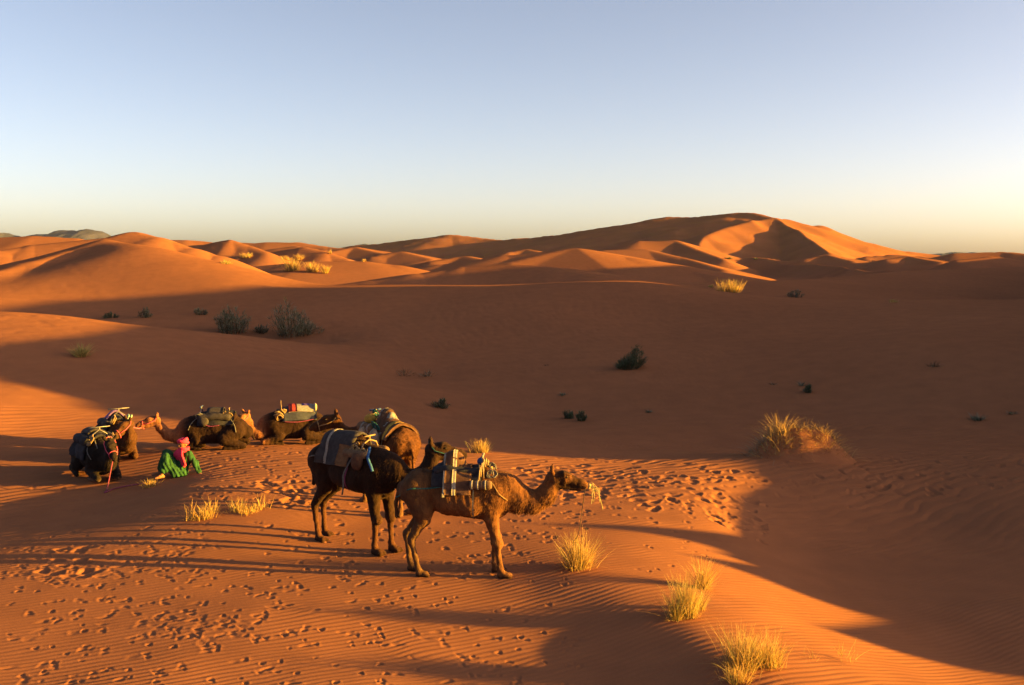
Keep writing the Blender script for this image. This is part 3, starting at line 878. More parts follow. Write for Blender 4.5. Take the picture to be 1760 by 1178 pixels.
def saddle_root(c, label):
    r = empty("saddle", (c.x, c.y, c.z), c.rz); r.scale = (c.size,) * 3
    tag(r, label, "saddle", "saddles on the camels")
    return r
def blanket(c, root, name, mat, *a, **k):
    V, f = drape(c, *a, **k)
    o = mesh_obj(name, V, f, mat, root)
    return o
def roll_along(c, root, name, mat, ang, x0, x1, rad, off=.05, bands=None):
    pts = spline([skin_point(c, x, math.radians(ang), off) for x in np.linspace(x0, x1, 5)], 13)
    rr = rad * (1 + .06 * np.sin(np.arange(13) * 2.1)); rr[0] = rr[-1] = rad * .72
    b = Bag(); b.tube(pts, rr, 10); o = b.build(name, mat, root)
    if bands:
        for t in bands[0]:
            i = int(t * 11); b = Bag(); b.tube(pts[i:i + 2], rad * 1.07, 10); b.build("roll_band", bands[1], o)
    return o
def handle(c, root, x, mat, h=.2, w=.2, lean=0.0, wrap=None):
    """arched metal frame with a T bar to hold on to"""
    l = skin_point(c, x, math.radians(38), .03); r = skin_point(c, x, math.radians(-38), .03)
    t = skin_point(c, x, 0, .05); top = np.array([x + lean, 0, max(t[2], l[2]) + h])
    b = Bag()
    b.tube([l, (l + top) / 2 + np.array([0, .04, .02]), top - np.array([0, 0, .06]), (r + top) / 2 + np.array([0, -.04, .02]), r], .014, 6)
    b.tube([top - np.array([0, 0, .08]), top], .014, 6)
    fo = b.build("frame_arch", mat, root)
    b = Bag(); b.tube([top + np.array([0, -w, 0]), top, top + np.array([0, w, 0])], .013, 6); b.build("handle_bar", mat, fo)
    if wrap:
        for s in (1, -1):
            b = Bag(); b.tube([top + np.array([0, s * (w - .08), 0]), top + np.array([0, s * (w + .01), 0])], .02, 7)
            b.build("handle_grip", wrap, fo)
    return top
def girth(c, root, x, mat, w=.03, off=.012, a0=-178, a1=178):
    AA = np.radians(np.linspace(a0, a1, 40))
    P0 = np.array([skin_point(c, x, a, off) for a in AA])
    V = np.concatenate([P0 + np.array([-w / 2, 0, 0]), P0 + np.array([w / 2, 0, 0])])
    n = len(P0)
    f = [(i, i + 1, n + i + 1, n + i) for i in range(n - 1)]
    return mesh_obj("girth_strap", V, f, mat, root)
def rope_coil(c, root, mat, centre, n=5, r=.06, seed=0, thick=.011, name="rope_bundle"):
    rg = np.random.default_rng(seed); b = Bag()
    for i in range(n):
        a0 = rg.uniform(0, 6.28); ax = rg.normal(0, .5, 3)
        pts = []
        for t in np.linspace(0, 5.2, 12):
            e = np.array([math.cos(t + a0), .5 * math.sin(t + a0), math.sin(t + a0) * .9]) * r * rg.uniform(.8, 1.2)
            pts.append(np.array(centre) + e + ax * .04 + np.array([0, 0, .0]))
        b.tube(spline(pts, 22), thick, 5)
    return b.build(name, mat, root)
def strand(root, name, mat, pts, r=.01, n=16):
    b = Bag(); b.tube(spline(pts, n), r, 5)
    return b.build(name, mat, root)
def bag_on(c, root, name, mat, x, ang, size, squash=(1, .6, 1.1), off=.06, seed=0, drop=0.0):
    p = skin_point(c, x, math.radians(ang), off) + np.array([0, 0, -drop])
    b = Bag(); b.ball(p, size, 9, squash, .08, seed)
    return b.build(name, mat, root)

# ------------------------------------------------------------------ the caravan
coat("coat_brown", (.062, .024, .009), (.145, .056, .018))
coat("coat_dark", (.011, .005, .003), (.032, .0135, .0065))
coat("coat_red", (.042, .016, .006), (.105, .040, .014))
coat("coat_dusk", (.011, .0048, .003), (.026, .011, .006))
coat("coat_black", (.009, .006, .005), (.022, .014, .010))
coat("coat_umber", (.030, .013, .006), (.075, .030, .012))
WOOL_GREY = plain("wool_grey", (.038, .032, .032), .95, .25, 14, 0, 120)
WOOL_BROWN = plain("wool_brown", (.075, .036, .021), .95, .3, 14, 0, 120)
WOOL_WHITE = plain("wool_white", (.20, .178, .152), .95, .25, 20, 0, 120)
WOOL_NAVY = plain("wool_navy", (.022, .021, .026), .95, .3, 14, 0, 120)
WOOL_YELLOW = plain("wool_yellow", (.34, .20, .035), .95, .2, 20, 0, 120)
WOOL_TAN = plain("wool_tan", (.12, .07, .04), .95, .25, 14, 0, 120)
WOOL_RED = plain("wool_red", (.26, .035, .028), .95, .25, 20, 0, 120)
WOOL_PURPLE = plain("wool_purple", (.12, .07, .19), .95, .25, 20, 0, 120)
WOOL_PLUM = plain("wool_plum", (.10, .025, .05), .95, .25, 20, 0, 120)
SACK = plain("sacking", (.27, .20, .135), .95, .25, 12, 0, 90)
ROPE_TAN = plain("rope_tan", (.20, .13, .065), .95, .3, 40)
ROPE_GREY = plain("rope_grey", (.11, .10, .09), .95, .3, 40)
ROPE_BLUE = plain("rope_blue", (.03, .09, .22), .9, .3, 40)
ROPE_TEAL = plain("rope_teal", (.02, .075, .075), .9, .3, 40)
ROPE_PINK = plain("rope_pink", (.62, .09, .14), .9, .2, 40)
ROPE_PLUM = plain("rope_plum", (.16, .035, .075), .9, .2, 40)
STEEL = plain("worn_steel", (.17, .155, .14), .55, .3, 30, .6)
BRASSY = plain("tan_frame", (.20, .13, .065), .6, .3, 30)
STRAW = plain("straw", (.34, .25, .12), .8, .25, 20)

def marks_front(V, dh, hw):
    m = np.ones((len(V), 3))
    rump = sstep(-.25, -.62, V[:, 0])[:, None]
    m *= 1 - rump * np.array([.35, .22, .0])            # greyer hindquarters
    legs = sstep(.95, .55, V[:, 2])[:, None]
    m *= 1 + legs * np.array([.15, .25, .35])
    head = sstep(.34, .18, dh)[:, None]
    m *= 1 - head * np.array([.72, .72, .7])             # dark head
    brow = sstep(.10, .05, np.minimum(np.linalg.norm(V - hw(.2, .09, .03), axis=1), np.linalg.norm(V - hw(.2, -.09, .03), axis=1)))[:, None]
    m *= 1 + brow * 1.8
    feet = sstep(.07, .03, V[:, 2])[:, None]
    m *= 1 - feet * .6
    return m
def marks_dark(V, dh, hw):
    m = np.ones((len(V), 3))
    m *= 1 + sstep(.75, .35, V[:, 2])[:, None] * np.array([1.6, 1.3, 1.0])
    m *= 1 - sstep(.10, .05, V[:, 2])[:, None] * .55
    return m
def marks_third(V, dh, hw):
    m = np.ones((len(V), 3))
    m *= 1 - sstep(.5, .2, dh)[:, None] * np.array([.45, .45, .4])
    m *= 1 + sstep(.9, .5, V[:, 2])[:, None] * np.array([.3, .6, .9])
    return m
def marks_sit(V, dh, hw):
    m = np.ones((len(V), 3))
    sunlit_fore = sstep(.62, .95, V[:, 0])[:, None]
    m *= 1 + sunlit_fore * np.array([8.5, 8.0, 6.2])            # sunlit brightness put into the coat of neck and head, body fur dark
    crown = (sstep(.14, .06, np.linalg.norm(V - hw(.02, 0, .12), axis=1)))[:, None]
    m *= 1 - crown * .6
    return m
def marks_black(V, dh, hw):
    m = np.ones((len(V), 3))
    m *= 1 + sstep(.14, .05, V[:, 2])[:, None] * (V[:, :1] > .2) * np.array([5, 4.4, 3.5])
    return m

def at_px(u, y): return (u - 880) / FPX * y / 1.0

# front camel, chewing straw
cx, cy = -.90, 15.95
front = make_camel(cx, cy, (1, -.06), 'stand', [((.76, 0, 1.42), .29), ((1.0, 0, 1.28), .225), ((1.24, 0, 1.22), .18), ((1.45, 0, 1.34), .155), ((1.59, 0, 1.60), .135)], (1, .02, -.10),
    "brown camel nearest the camera standing with straw in its mouth", "coat_brown", 1, legs=((-.02, -.06), (.10, .12)), marks=marks_front, hair=1.1)
# dark camel behind it, same way round
dark = make_camel(-2.80, 17.5, (.82, -.57), 'stand', [((.78, 0, 1.42), .26), ((1.05, .06, 1.27), .18), ((1.26, .16, 1.30), .145), ((1.40, .27, 1.50), .13), ((1.44, .32, 1.74), .125)], (.75, .65, -.06),
    "dark brown standing camel with grey blanket, its head behind the nearest camel", "coat_dark", 2, legs=((.04, -.16), (-.06, -.02)), marks=marks_dark, hair=1.0, size=1.06, hump='padded')
# third camel, turned away to the left
third = make_camel(-2.55, 19.95, (-.62, .78), 'stand', [((.78, 0, 1.44), .25), ((1.06, .1, 1.36), .18), ((1.20, .28, 1.42), .14), ((1.20, .42, 1.58), .12), ((1.15, .54, 1.72), .115)], (.42, .9, -.20),
    "rust coloured camel standing behind the dark one, looking left, under striped load", "coat_red", 3, legs=((.0, .0), (.06, .04)), marks=marks_third, hair=1.2, shaggy=lambda V: (V[:, 0] < -.45) & (V[:, 2] > 1.1))
# couched camels
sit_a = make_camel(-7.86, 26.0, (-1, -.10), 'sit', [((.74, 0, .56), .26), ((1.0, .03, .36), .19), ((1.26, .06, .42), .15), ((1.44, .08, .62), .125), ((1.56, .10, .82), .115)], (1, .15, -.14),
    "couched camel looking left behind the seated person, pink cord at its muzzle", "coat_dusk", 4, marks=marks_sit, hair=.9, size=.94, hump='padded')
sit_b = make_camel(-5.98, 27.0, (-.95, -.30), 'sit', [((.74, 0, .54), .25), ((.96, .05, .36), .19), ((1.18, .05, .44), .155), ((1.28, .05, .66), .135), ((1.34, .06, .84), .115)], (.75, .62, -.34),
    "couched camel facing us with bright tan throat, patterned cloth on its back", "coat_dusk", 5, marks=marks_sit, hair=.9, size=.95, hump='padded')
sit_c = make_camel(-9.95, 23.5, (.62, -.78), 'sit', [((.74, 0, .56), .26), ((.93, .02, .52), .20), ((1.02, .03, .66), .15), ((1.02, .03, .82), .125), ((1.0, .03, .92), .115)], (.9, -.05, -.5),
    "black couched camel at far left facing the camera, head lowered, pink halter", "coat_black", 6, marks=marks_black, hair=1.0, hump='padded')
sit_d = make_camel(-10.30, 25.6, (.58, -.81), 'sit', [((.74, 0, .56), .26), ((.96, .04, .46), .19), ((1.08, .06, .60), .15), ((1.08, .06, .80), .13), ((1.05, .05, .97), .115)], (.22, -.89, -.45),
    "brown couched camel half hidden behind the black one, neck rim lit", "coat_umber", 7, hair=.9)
for q, mt in ((sit_a, ROPE_PINK), (sit_b, ROPE_PINK), (sit_c, ROPE_PINK), (sit_d, ROPE_PINK), (dark, ROPE_TEAL), (third, ROPE_TAN)): halter(q, mt)

# ---- saddles
def fringe(root, c, x0, x1, ang, mat, n=14, L=.06):
    b = Bag()
    for x in np.linspace(x0, x1, n):
        p = skin_point(c, x, math.radians(ang), .03)
        b.tube([p, p + np.array([.004, 0, -L])], .006, 4)
    return b.build("fringe", mat, root)

# front camel: brown flap with a white stripe, rolled mat, pack frame forward
r = saddle_root(front, "brown saddle flap with white stripe on the nearest camel")
b1 = blanket(front, r, "pad_cloth", WOOL_NAVY, -.38, .42, 62, 62, .02, seed=1)
b2 = blanket(front, r, "saddle_flap", WOOL_BROWN, -.16, .26, 78, 78, .045, hang=.03, thick=.03, seed=2)
blanket(front, b2, "white_stripe", WOOL_WHITE, -.04, .02, 79, 79, .082, nx=4, hang=.03, thick=.006, seed=2)
blanket(front, b2, "white_edge", WOOL_WHITE, -.185, -.155, 30, 79, .055, nx=3, hang=.06, thick=.02, seed=2)
for s in (1, -1):
    roll_along(front, r, "rolled_mat", WOOL_TAN, 58 * s, .24, .60, .07, .07, ((.12, .4, .75), WOOL_WHITE))
    roll_along(front, r, "pad_roll", WOOL_NAVY, 20 * s, -.34, .44, .07, .03)
handle(front, r, .46, BRASSY, .16, .12, -.03, WOOL_WHITE)
b = Bag()
for i in range(7):
    a = i * .9
    b.tube([skin_point(front, .38 + .03 * i, -.9 + .25 * i, .05), skin_point(front, .40 + .025 * i, -.5 + .2 * i, .13) + np.array([0, 0, .03]), skin_point(front, .36 + .04 * i, .1 + .15 * i, .06)], .014, 5)
b.build("pack_sticks", BRASSY, r)
rope_coil(front, r, ROPE_GREY, skin_point(front, .60, math.radians(-28), .05), 5, .05, 3, .012)
rope_coil(front, r, ROPE_GREY, skin_point(front, .55, math.radians(20), .05), 4, .05, 4, .012)
bag_on(front, r, "cloth_pouch", plain("cloth_blue", (.03, .06, .16)), .40, 8, .07, (1, .8, 1), .10, 2)
girth(front, r, .30, ROPE_GREY, .022)
strand(r, "tail_strap", ROPE_TEAL, [skin_point(front, -.20, math.radians(-62), .03), skin_point(front, -.45, math.radians(-66), .015), skin_point(front, -.72, math.radians(-70), .015), np.array([-.95, -.09, 1.30]), np.array([-1.0, 0, 1.28])], .012, 20)
strand(r, "breast_rope", ROPE_TAN, [skin_point(front, .60, math.radians(-50), .02), skin_point(front, .72, math.radians(-80), .02), skin_point(front, .84, math.radians(-105), .02)], .009)

# dark camel: long grey blanket, white strap, brown patch, blue cord
r = saddle_root(dark, "long grey blanket saddle with white strap on the dark standing camel")
b1 = blanket(dark, r, "saddle_blanket", WOOL_GREY, -.58, .16, 72, 72, .03, hang=.04, thick=.03, seed=4)
blanket(dark, b1, "white_strap", WOOL_WHITE, -.42, -.365, 71, 71, .066, nx=3, hang=.04, thick=.006, seed=4)
blanket(dark, b1, "brown_patch", plain("cloth_rust", (.13, .065, .03), .95, .2, 20), -.10, .15, -30, 71, .066, nx=6, hang=.04, thick=.008, seed=4)
for s in (1, -1): roll_along(dark, r, "pad_roll", WOOL_TAN, 42 * s, .02, .50, .07, .06)
handle(dark, r, .34, BRASSY, .10, .13, .0)
rope_coil(dark, r, ROPE_TAN, skin_point(dark, .22, math.radians(-30), .07), 5, .07, 8)
rope_coil(dark, r, ROPE_TAN, skin_point(dark, .42, math.radians(-38), .05), 5, .07, 9)
bag_on(dark, r, "saddle_bag", WOOL_BROWN, .36, -60, .12, (1, .6, 1.2), .07, 3)
strand(r, "blue_cord", ROPE_BLUE, [skin_point(dark, .48, math.radians(-20), .06), skin_point(dark, .55, math.radians(-45), .05), skin_point(dark, .66, math.radians(-66), .03), skin_point(dark, .70, math.radians(-78), .02)], .026, 14)
strand(r, "hanging_strap", ROPE_GREY, [skin_point(dark, .24, math.radians(-35), .06), skin_point(dark, .18, math.radians(-70), .06), skin_point(dark, .14, math.radians(-95), .05), skin_point(dark, .15, math.radians(-110), .05) - np.array([0, 0, .06]), skin_point(dark, .12, math.radians(-118), .05) - np.array([0, .02, .15])], .014, 18)
girth(dark, r, .14, ROPE_PLUM, .03)
strand(r, "tail_strap", ROPE_GREY, [skin_point(dark, -.55, math.radians(-60), .03), skin_point(dark, -.72, math.radians(-66), .015), np.array([-.93, -.1, 1.33]), np.array([-.99, 0, 1.30])], .012, 16)

# third camel: heaped load under a striped rug
r = saddle_root(third, "heaped load with yellow and brown striped rug on the rust coloured camel")
b1 = blanket(third, r, "striped_rug", WOOL_BROWN, -.62, .08, 66, 66, .03, thick=.05, seed=6, wob=.03)
for i, (x, m) in enumerate(((-.615, WOOL_TAN), (-.49, WOOL_YELLOW), (-.30, WOOL_WHITE), (-.16, WOOL_TAN), (-.04, WOOL_WHITE))):
    blanket(third, b1, "rug_stripe", m, x, x + (.08, .12, .09, .07, .06)[i], 65, 65, .083, nx=3, thick=.005, seed=6, wob=.03)
for s in (1, -1):
    roll_along(third, r, "bundle_roll", WOOL_TAN, 44 * s, .0, .55, .10, .09, ((.25, .7), WOOL_WHITE))
    bag_on(third, r, "sack", SACK, -.18, 72 * s, .17, (.9, .6, 1.25), .10, 5)
    bag_on(third, r, "sack", SACK, .30, 62 * s, .14, (1, .7, 1.1), .09, 7)
bag_on(third, r, "food_sack", WOOL_YELLOW, .34, 20, .12, (1.1, 1, .8), .12, 4)
bag_on(third, r, "food_sack", plain("cloth_cream", (.30, .25, .17)), .10, -10, .12, (1.2, 1, .7), .06, 6)
handle(third, r, .42, STEEL, .16, .12, .0, plain("cloth_blue", (.03, .06, .16)))
rope_coil(third, r, ROPE_TEAL, skin_point(third, -.12, math.radians(40), .15), 6, .09, 12)
rope_coil(third, r, ROPE_TEAL, skin_point(third, .40, math.radians(0), .12), 5, .08, 13)
girth(third, r, -.30, WOOL_WHITE, .04)

# couched camels
r = saddle_root(sit_a, "dark pads and metal fittings on the camel behind the seated person")
blanket(sit_a, r, "saddle_blanket", WOOL_NAVY, -.58, .40, 66, 66, .02, thick=.03, seed=8)
for s in (1, -1):
    roll_along(sit_a, r, "pad_roll", WOOL_GREY, 36 * s, -.50, .40, .10, .09)
    bag_on(sit_a, r, "side_bag", WOOL_GREY, .22, 52 * s, .14, (1, .6, 1), .08, 3)
blanket(sit_a, r, "seat_cloth", WOOL_GREY, -.28, .16, 26, 26, .09, nx=6, na=12, thick=.03, seed=9)
handle(sit_a, r, .34, STEEL, .15, .15, .0, plain("cloth_blue", (.03, .06, .16)))
handle(sit_a, r, -.42, BRASSY, .06, .08, .0)
rope_coil(sit_a, r, ROPE_TAN, skin_point(sit_a, -.42, math.radians(30), .12), 4, .08, 15)
rope_coil(sit_a, r, ROPE_GREY, skin_point(sit_a, .34, math.radians(34), .12), 5, .08, 16)
strand(r, "breast_rope", ROPE_GREY, [skin_point(sit_a, .40, math.radians(30), .05), skin_point(sit_a, .56, math.radians(55), .02), skin_point(sit_a, .64, math.radians(85), .02)], .010)
strand(r, "tail_strap", ROPE_GREY, [skin_point(sit_a, -.50, math.radians(40), .05), skin_point(sit_a, -.62, math.radians(70), .03), skin_point(sit_a, -.66, math.radians(95), .02)], .014)
strand(r, "red_cord", ROPE_PLUM, [skin_point(sit_a, .25, math.radians(60), .1), skin_point(sit_a, .05, math.radians(70), .05), skin_point(sit_a, -.2, math.radians(66), .05)], .014)

r = saddle_root(sit_b, "blue grey pads with red, white and purple cloth on the bright throated camel")
blanket(sit_b, r, "saddle_blanket", plain("wool_slate", (.036, .040, .055), .95, .25, 14, 0, 120), -.62, .34, 66, 66, .02, thick=.05, seed=10)
b2 = blanket(sit_b, r, "patterned_cloth", WOOL_WHITE, -.58, .16, 34, 34, .08, nx=10, na=14, thick=.02, seed=11)
blanket(sit_b, b2, "red_motif", WOOL_RED, -.08, .10, 34, 10, .103, nx=4, na=8, thick=.006, seed=11)
blanket(sit_b, b2, "red_motif", WOOL_RED, .10, .16, 34, 34, .103, nx=3, na=8, thick=.006, seed=11)
blanket(sit_b, b2, "purple_motif", WOOL_PURPLE, -.44, -.24, 14, 34, .103, nx=4, na=8, thick=.006, seed=11)
bag_on(sit_b, r, "rear_roll", plain("cloth_cream", (.30, .25, .17)), -.60, 12, .10, (.5, 1.6, 1.2), .08, 5)
handle(sit_b, r, .36, BRASSY, .22, .10, .0)
for k, a in enumerate((30, 52, 40)):
    rope_coil(sit_b, r, ROPE_TAN, skin_point(sit_b, .36 + .05 * k, math.radians(a), .08), 4, .09, 20 + k, .016)
rope_coil(sit_b, r, ROPE_GREY, skin_point(sit_b, .36, math.radians(-40), .08), 4, .09, 24, .016)
strand(r, "red_cord", ROPE_PLUM, [skin_point(sit_b, .30, math.radians(68), .06), skin_point(sit_b, -.1, math.radians(72), .05), skin_point(sit_b, -.6, math.radians(62), .05)], .014)

r = saddle_root(sit_c, "navy blankets with T handle and tan ropes on the black camel")
blanket(sit_c, r, "saddle_blanket", WOOL_NAVY, -.58, .36, 84, 84, .02, hang=.10, thick=.05, seed=12)
for s in (1, -1): roll_along(sit_c, r, "pad_roll", WOOL_NAVY, 38 * s, -.55, .34, .12, .08)
blanket(sit_c, r, "seat_cloth", WOOL_GREY, -.40, .12, 22, 22, .09, nx=6, na=12, thick=.03, seed=9)
handle(sit_c, r, .34, STEEL, .20, .24, .0)
rope_coil(sit_c, r, ROPE_TAN, skin_point(sit_c, .40, math.radians(-30), .09), 5, .10, 30, .018)
rope_coil(sit_c, r, ROPE_TAN, skin_point(sit_c, .42, math.radians(28), .09), 5, .10, 31, .018)
for a in (-52, -20, 30): strand(r, "hanging_strap", ROPE_GREY, [skin_point(sit_c, .44, math.radians(a), .05), skin_point(sit_c, .60, math.radians(a * 1.3), .03), skin_point(sit_c, .74, math.radians(a * 1.7), .02)], .012)

r = saddle_root(sit_d, "grey seat pad and long T handle on the half hidden brown camel")
blanket(sit_d, r, "saddle_blanket", WOOL_NAVY, -.55, .36, 70, 70, .02, thick=.04, seed=13)
blanket(sit_d, r, "seat_cloth", WOOL_PURPLE, -.46, .02, 34, 34, .09, nx=6, na=12, thick=.04, seed=14)
for s in (1, -1): roll_along(sit_d, r, "pad_roll", WOOL_GREY, 38 * s, -.5, .34, .11, .08)
handle(sit_d, r, .34, STEEL, .26, .26, .0)
rope_coil(sit_d, r, ROPE_TAN, skin_point(sit_d, .40, math.radians(-20), .10), 5, .10, 33, .018)
rope_coil(sit_d, r, plain("rope_mint", (.22, .34, .26)), skin_point(sit_d, .38, math.radians(24), .12), 4, .09, 34, .018)

# ---- lead ropes and straw
def free_rope(name, label, mat, pts, r=.011, n=24, group=None):
    b = Bag(); b.tube(spline(pts, n), r, 5); o = b.build(name, mat)
    tag(o, label, "rope", "lead ropes"); return o
m0 = to_world(front, front.hw(.47, -.05, -.085))
g = (1.03, 16.35)
free_rope("lead_rope", "thin dark lead rope hanging from the nearest camel's mouth to the grass", plain("rope_dark", (.05, .035, .03)), [m0, m0 + np.array([-.04, .05, -.35]), m0 + np.array([-.10, .1, -.8]), (g[0], g[1], land1(*g) + .35), (g[0] - .05, g[1], land1(*g) + .12)], .006)
a0 = to_world(sit_a, sit_a.hw(.36, 0, -.14)); a1 = to_world(sit_d, sit_d.hw(.0, -.1, .02))
free_rope("lead_rope", "pink cord tied between the left looking camel and the brown one", ROPE_PINK, [a0, (a0 * .7 + a1 * .3) - np.array([0, 0, .06]), (a0 * .3 + a1 * .7) - np.array([0, 0, .06]), a1], .014)
h0 = to_world(sit_c, sit_c.hw(.36, 0, -.14))
q1 = P(184, 846, z=-.15); q2 = P(180, 851, z=-.15); q3 = P(200, 845, z=-.15); q4 = P(235, 838, z=-.1); q5 = P(262, 830, z=0)
def onground(q, up=.03): return np.array([q[0], q[1], land1(q[0], q[1]) + up])
free_rope("lead_rope", "plum lead rope dropping from the black camel and trailing over the sand", ROPE_PLUM, [h0, h0 * .5 + onground(q1) * .5, onground(q1), onground(q2), onground(q3), onground(q4), onground(q5)], .013, 40)
b0 = to_world(sit_b, sit_b.hw(.36, 0, -.14)); b1_ = to_world(sit_a, (-.75, .1, .62))
free_rope("lead_rope", "pink cord from the bright throated camel to the saddle ahead", ROPE_PINK, [b0, (b0 + b1_) / 2 - np.array([0, 0, .12]), b1_], .012)

rg = np.random.default_rng(3)
b = Bag(); b2 = Bag(); m1 = to_world(front, front.hw(.51, 0, -.075))
for i in range(9):
    d0 = rg.normal(0, .03, 3); e = np.array([rg.uniform(-.02, .22), rg.uniform(-.1, .1), rg.uniform(-.5, -.06)])
    e[2] *= rg.uniform(.5, 1.1)
    (b if i % 2 else b2).tube(spline([m1 + d0 * .5 + np.array([-.05, 0, 0]), m1 + d0 + np.array([.05, 0, rg.uniform(-.03, .05)]), m1 + d0 + e * .5 + np.array([.05, 0, .02]), m1 + d0 + e], 8), rg.uniform(.0025, .004), 4)
b.ball(m1 + np.array([.02, 0, 0]), .035, 6, (1, .9, 1.3), .3, 2)
sw = b.build("straw_wisp", STRAW); tag(sw, "wisp of pale straw hanging from the nearest camel's mouth", "straw")
b2.build("straw_stalk", plain("straw_green", (.40, .38, .14)), sw)

# ------------------------------------------------------------------ the seated person
def hand_prims(w, f, up, side, curl=.35, s=1.0):
    """palm and five fingers; w = wrist, f = finger direction, up = back of the hand, side = thumb side"""
    w = np.array(w, float); f = np.array(f, float) / np.linalg.norm(f); up = np.array(up, float); up -= f * (up @ f); up /= np.linalg.norm(up)
    side = np.array(side, float); side -= f * (side @ f) + up * (side @ up); side /= np.linalg.norm(side)
    p = [PR(w, .024 * s, w + f * .05 * s, .026 * s, 1, .02), PR(w + f * .05 * s + side * .02 * s, .017 * s, w + f * .085 * s + side * .026 * s, .014 * s, 1, .015),
         PR(w + f * .05 * s - side * .02 * s, .017 * s, w + f * .08 * s - side * .028 * s, .013 * s, 1, .015)]
    for k, (o, L) in enumerate(((.030, .068), (.011, .078), (-.009, .072), (-.028, .056))):
        b = w + f * (.085 - .004 * k) * s + side * o * s
        d1 = f - up * curl * .4 + side * (o * 4); d1 /= np.linalg.norm(d1)
        m = b + d1 * L * .5 * s
        d2 = f - up * curl * 1.6 + side * (o * 4); d2 /= np.linalg.norm(d2)
        p += [PR(b - d1 * .01, .0105 * s, m, .0095 * s, 1, .006), PR(m, .0095 * s, m + d2 * L * .5 * s, .0075 * s, 1, .006)]
    t0 = w + f * .03 * s + side * .024 * s
    t1 = t0 + (f * .6 + side * .8) * .04 * s; t2 = t1 + (f * .9 + side * .35 - up * .1) * .03 * s
    p += [PR(t0, .014 * s, t1, .0115 * s, 1, .01), PR(t1, .0115 * s, t2, .009 * s, 1, .006)]
    return p
def foot_prims(heel, toe, s=1.0):
    h = np.array(heel, float); t = np.array(toe, float); d = (t - h) / np.linalg.norm(t - h); l = np.cross((0, 0, 1), d)
    p = [PR(h + np.array([0, 0, .03]), .034, h + d * .1 + np.array([0, 0, .04]), .036, 1, .03), PR(h + d * .1 + np.array([0, 0, .035]), .036, h + d * .19 + np.array([0, 0, .02]), .022, 1.3, .02)]
    for k in range(5):
        o = (k - 2) * .017
        b = h + d * (.185 - .006 * abs(k - .5)) + l * o + np.array([0, 0, .016])
        p.append(PR(b, .0115 if k else .014, b + d * (.035 - .004 * k), .0085 if k else .012, 1, .006))
    return p

PX, PY = -7.78, 23.05
PZ = land1(PX, PY) - .015
pel = np.array([0, 0, .12]); chest = np.array([.10, .02, .43]); neck = np.array([.09, .0, .62]); hd = np.array([.075, -.04, .755])
fc = np.array([-.62, -.78, -.08]); fc /= np.linalg.norm(fc)      # where the face looks
fl = np.cross((0, 0, 1), fc); fl /= np.linalg.norm(fl); fu = np.cross(fc, fl)
kA = np.array([-.34, .03, .52]); kB = np.array([-.27, -.20, .48])
aA = np.array([-.50, -.02, .09]); aB = np.array([-.35, -.30, .08])
shL = np.array([.21, -.07, .53]); elL = np.array([.36, -.05, .31]); wrL = np.array([.46, -.09, .075])      # propping arm
shR = np.array([-.05, .12, .52]); elR = np.array([-.16, .06, .42]); wrR = np.array([-.29, -.02, .56])     # hand on the knee
def hp_(x, y, z): return hd + fc * x + fl * y + fu * z
body = [PR(pel, .125, (pel + chest) / 2, .115, 1, .05), PR((pel + chest) / 2, .115, chest, .135, 1, .05), PR(chest, .13, neck - np.array([0, 0, .06]), .085, 1, .05), PR(neck - np.array([0, 0, .06]), .055, hd, .05, 1, .03),
        PR(pel + np.array([-.03, .05, 0]), .105, kA, .062, 1, .04), PR(pel + np.array([-.03, -.08, 0]), .105, kB, .062, 1, .04),
        PR(kA, .06, aA, .036, 1, .03), PR(kB, .06, aB, .036, 1, .03),
        PR(shL, .058, elL, .042, 1, .03), PR(elL, .042, wrL, .026, 1, .02), PR(shR, .058, elR, .042, 1, .03), PR(elR, .042, wrR, .026, 1, .02),
        PR(chest + np.array([0, 0, .08]), .09, shL, .055, 1, .04), PR(chest + np.array([0, 0, .08]), .09, shR, .055, 1, .04),
        # head: skull, jaw, nose, brow, lips, ears
        PR(hp_(-.02, 0, .02), .092, hp_(.015, 0, .03), .088, 1, .02), PR(hp_(.03, 0, -.03), .062, hp_(.055, 0, -.085), .034, 1, .03),
        PR(hp_(.092, 0, .02), .010, hp_(.112, 0, -.022), .014, 1, .015), PR(hp_(.085, .03, .035), .012, hp_(.085, -.03, .035), .012, 1, .02),
        PR(hp_(.092, .018, -.056), .008, hp_(.092, -.018, -.056), .008, 1, .008), PR(hp_(.09, .012, -.068), .008, hp_(.09, -.012, -.068), .008, 1, .008)]
for q in (1, -1): body.append(PR(hp_(-.01, .088 * q, .015), .014, hp_(-.012, .092 * q, -.025), .011, 1, .01))
body += foot_prims(aA + np.array([.03, 0, -.075]), aA + np.array([-.2, -.06, -.075])) + foot_prims(aB + np.array([.03, .02, -.07]), aB + np.array([-.14, -.16, -.07]))
body += hand_prims(wrL, (.75, -.35, -.32), (.1, -.1, 1), (-.2, -1, 0), .05) + hand_prims(wrR, (-.9, -.25, -.25), (-.1, -.1, 1), (.2, -1, 0), .5)
SKIN = plain("skin", (.20, .088, .045), .6, .12, 30)
V, Q = blob(body, .0075)
person = mesh_obj("person", V, Q, SKIN)
person.location = (PX, PY, PZ)
tag(person, "person in green robe and pink turban sitting on the sand, leaning on one arm", "person")
for q in (1, -1):
    b = Bag(); b.ball(hp_(.082, .031 * q, .012), .0125, 6); e = b.build("eye", plain("eye_white", (.55, .5, .45), .3), person)
    b = Bag(); b.ball(hp_(.092, .032 * q, .011), .0065, 5); b.build("iris", plain("eye_dark", (.012, .008, .006), .2), e)
    b = Bag(); b.tube([hp_(.096, .014 * q, .036), hp_(.098, .03 * q, .042), hp_(.088, .048 * q, .036)], .005, 5); b.build("eyebrow", plain("hair_dark", (.012, .009, .008)), person)
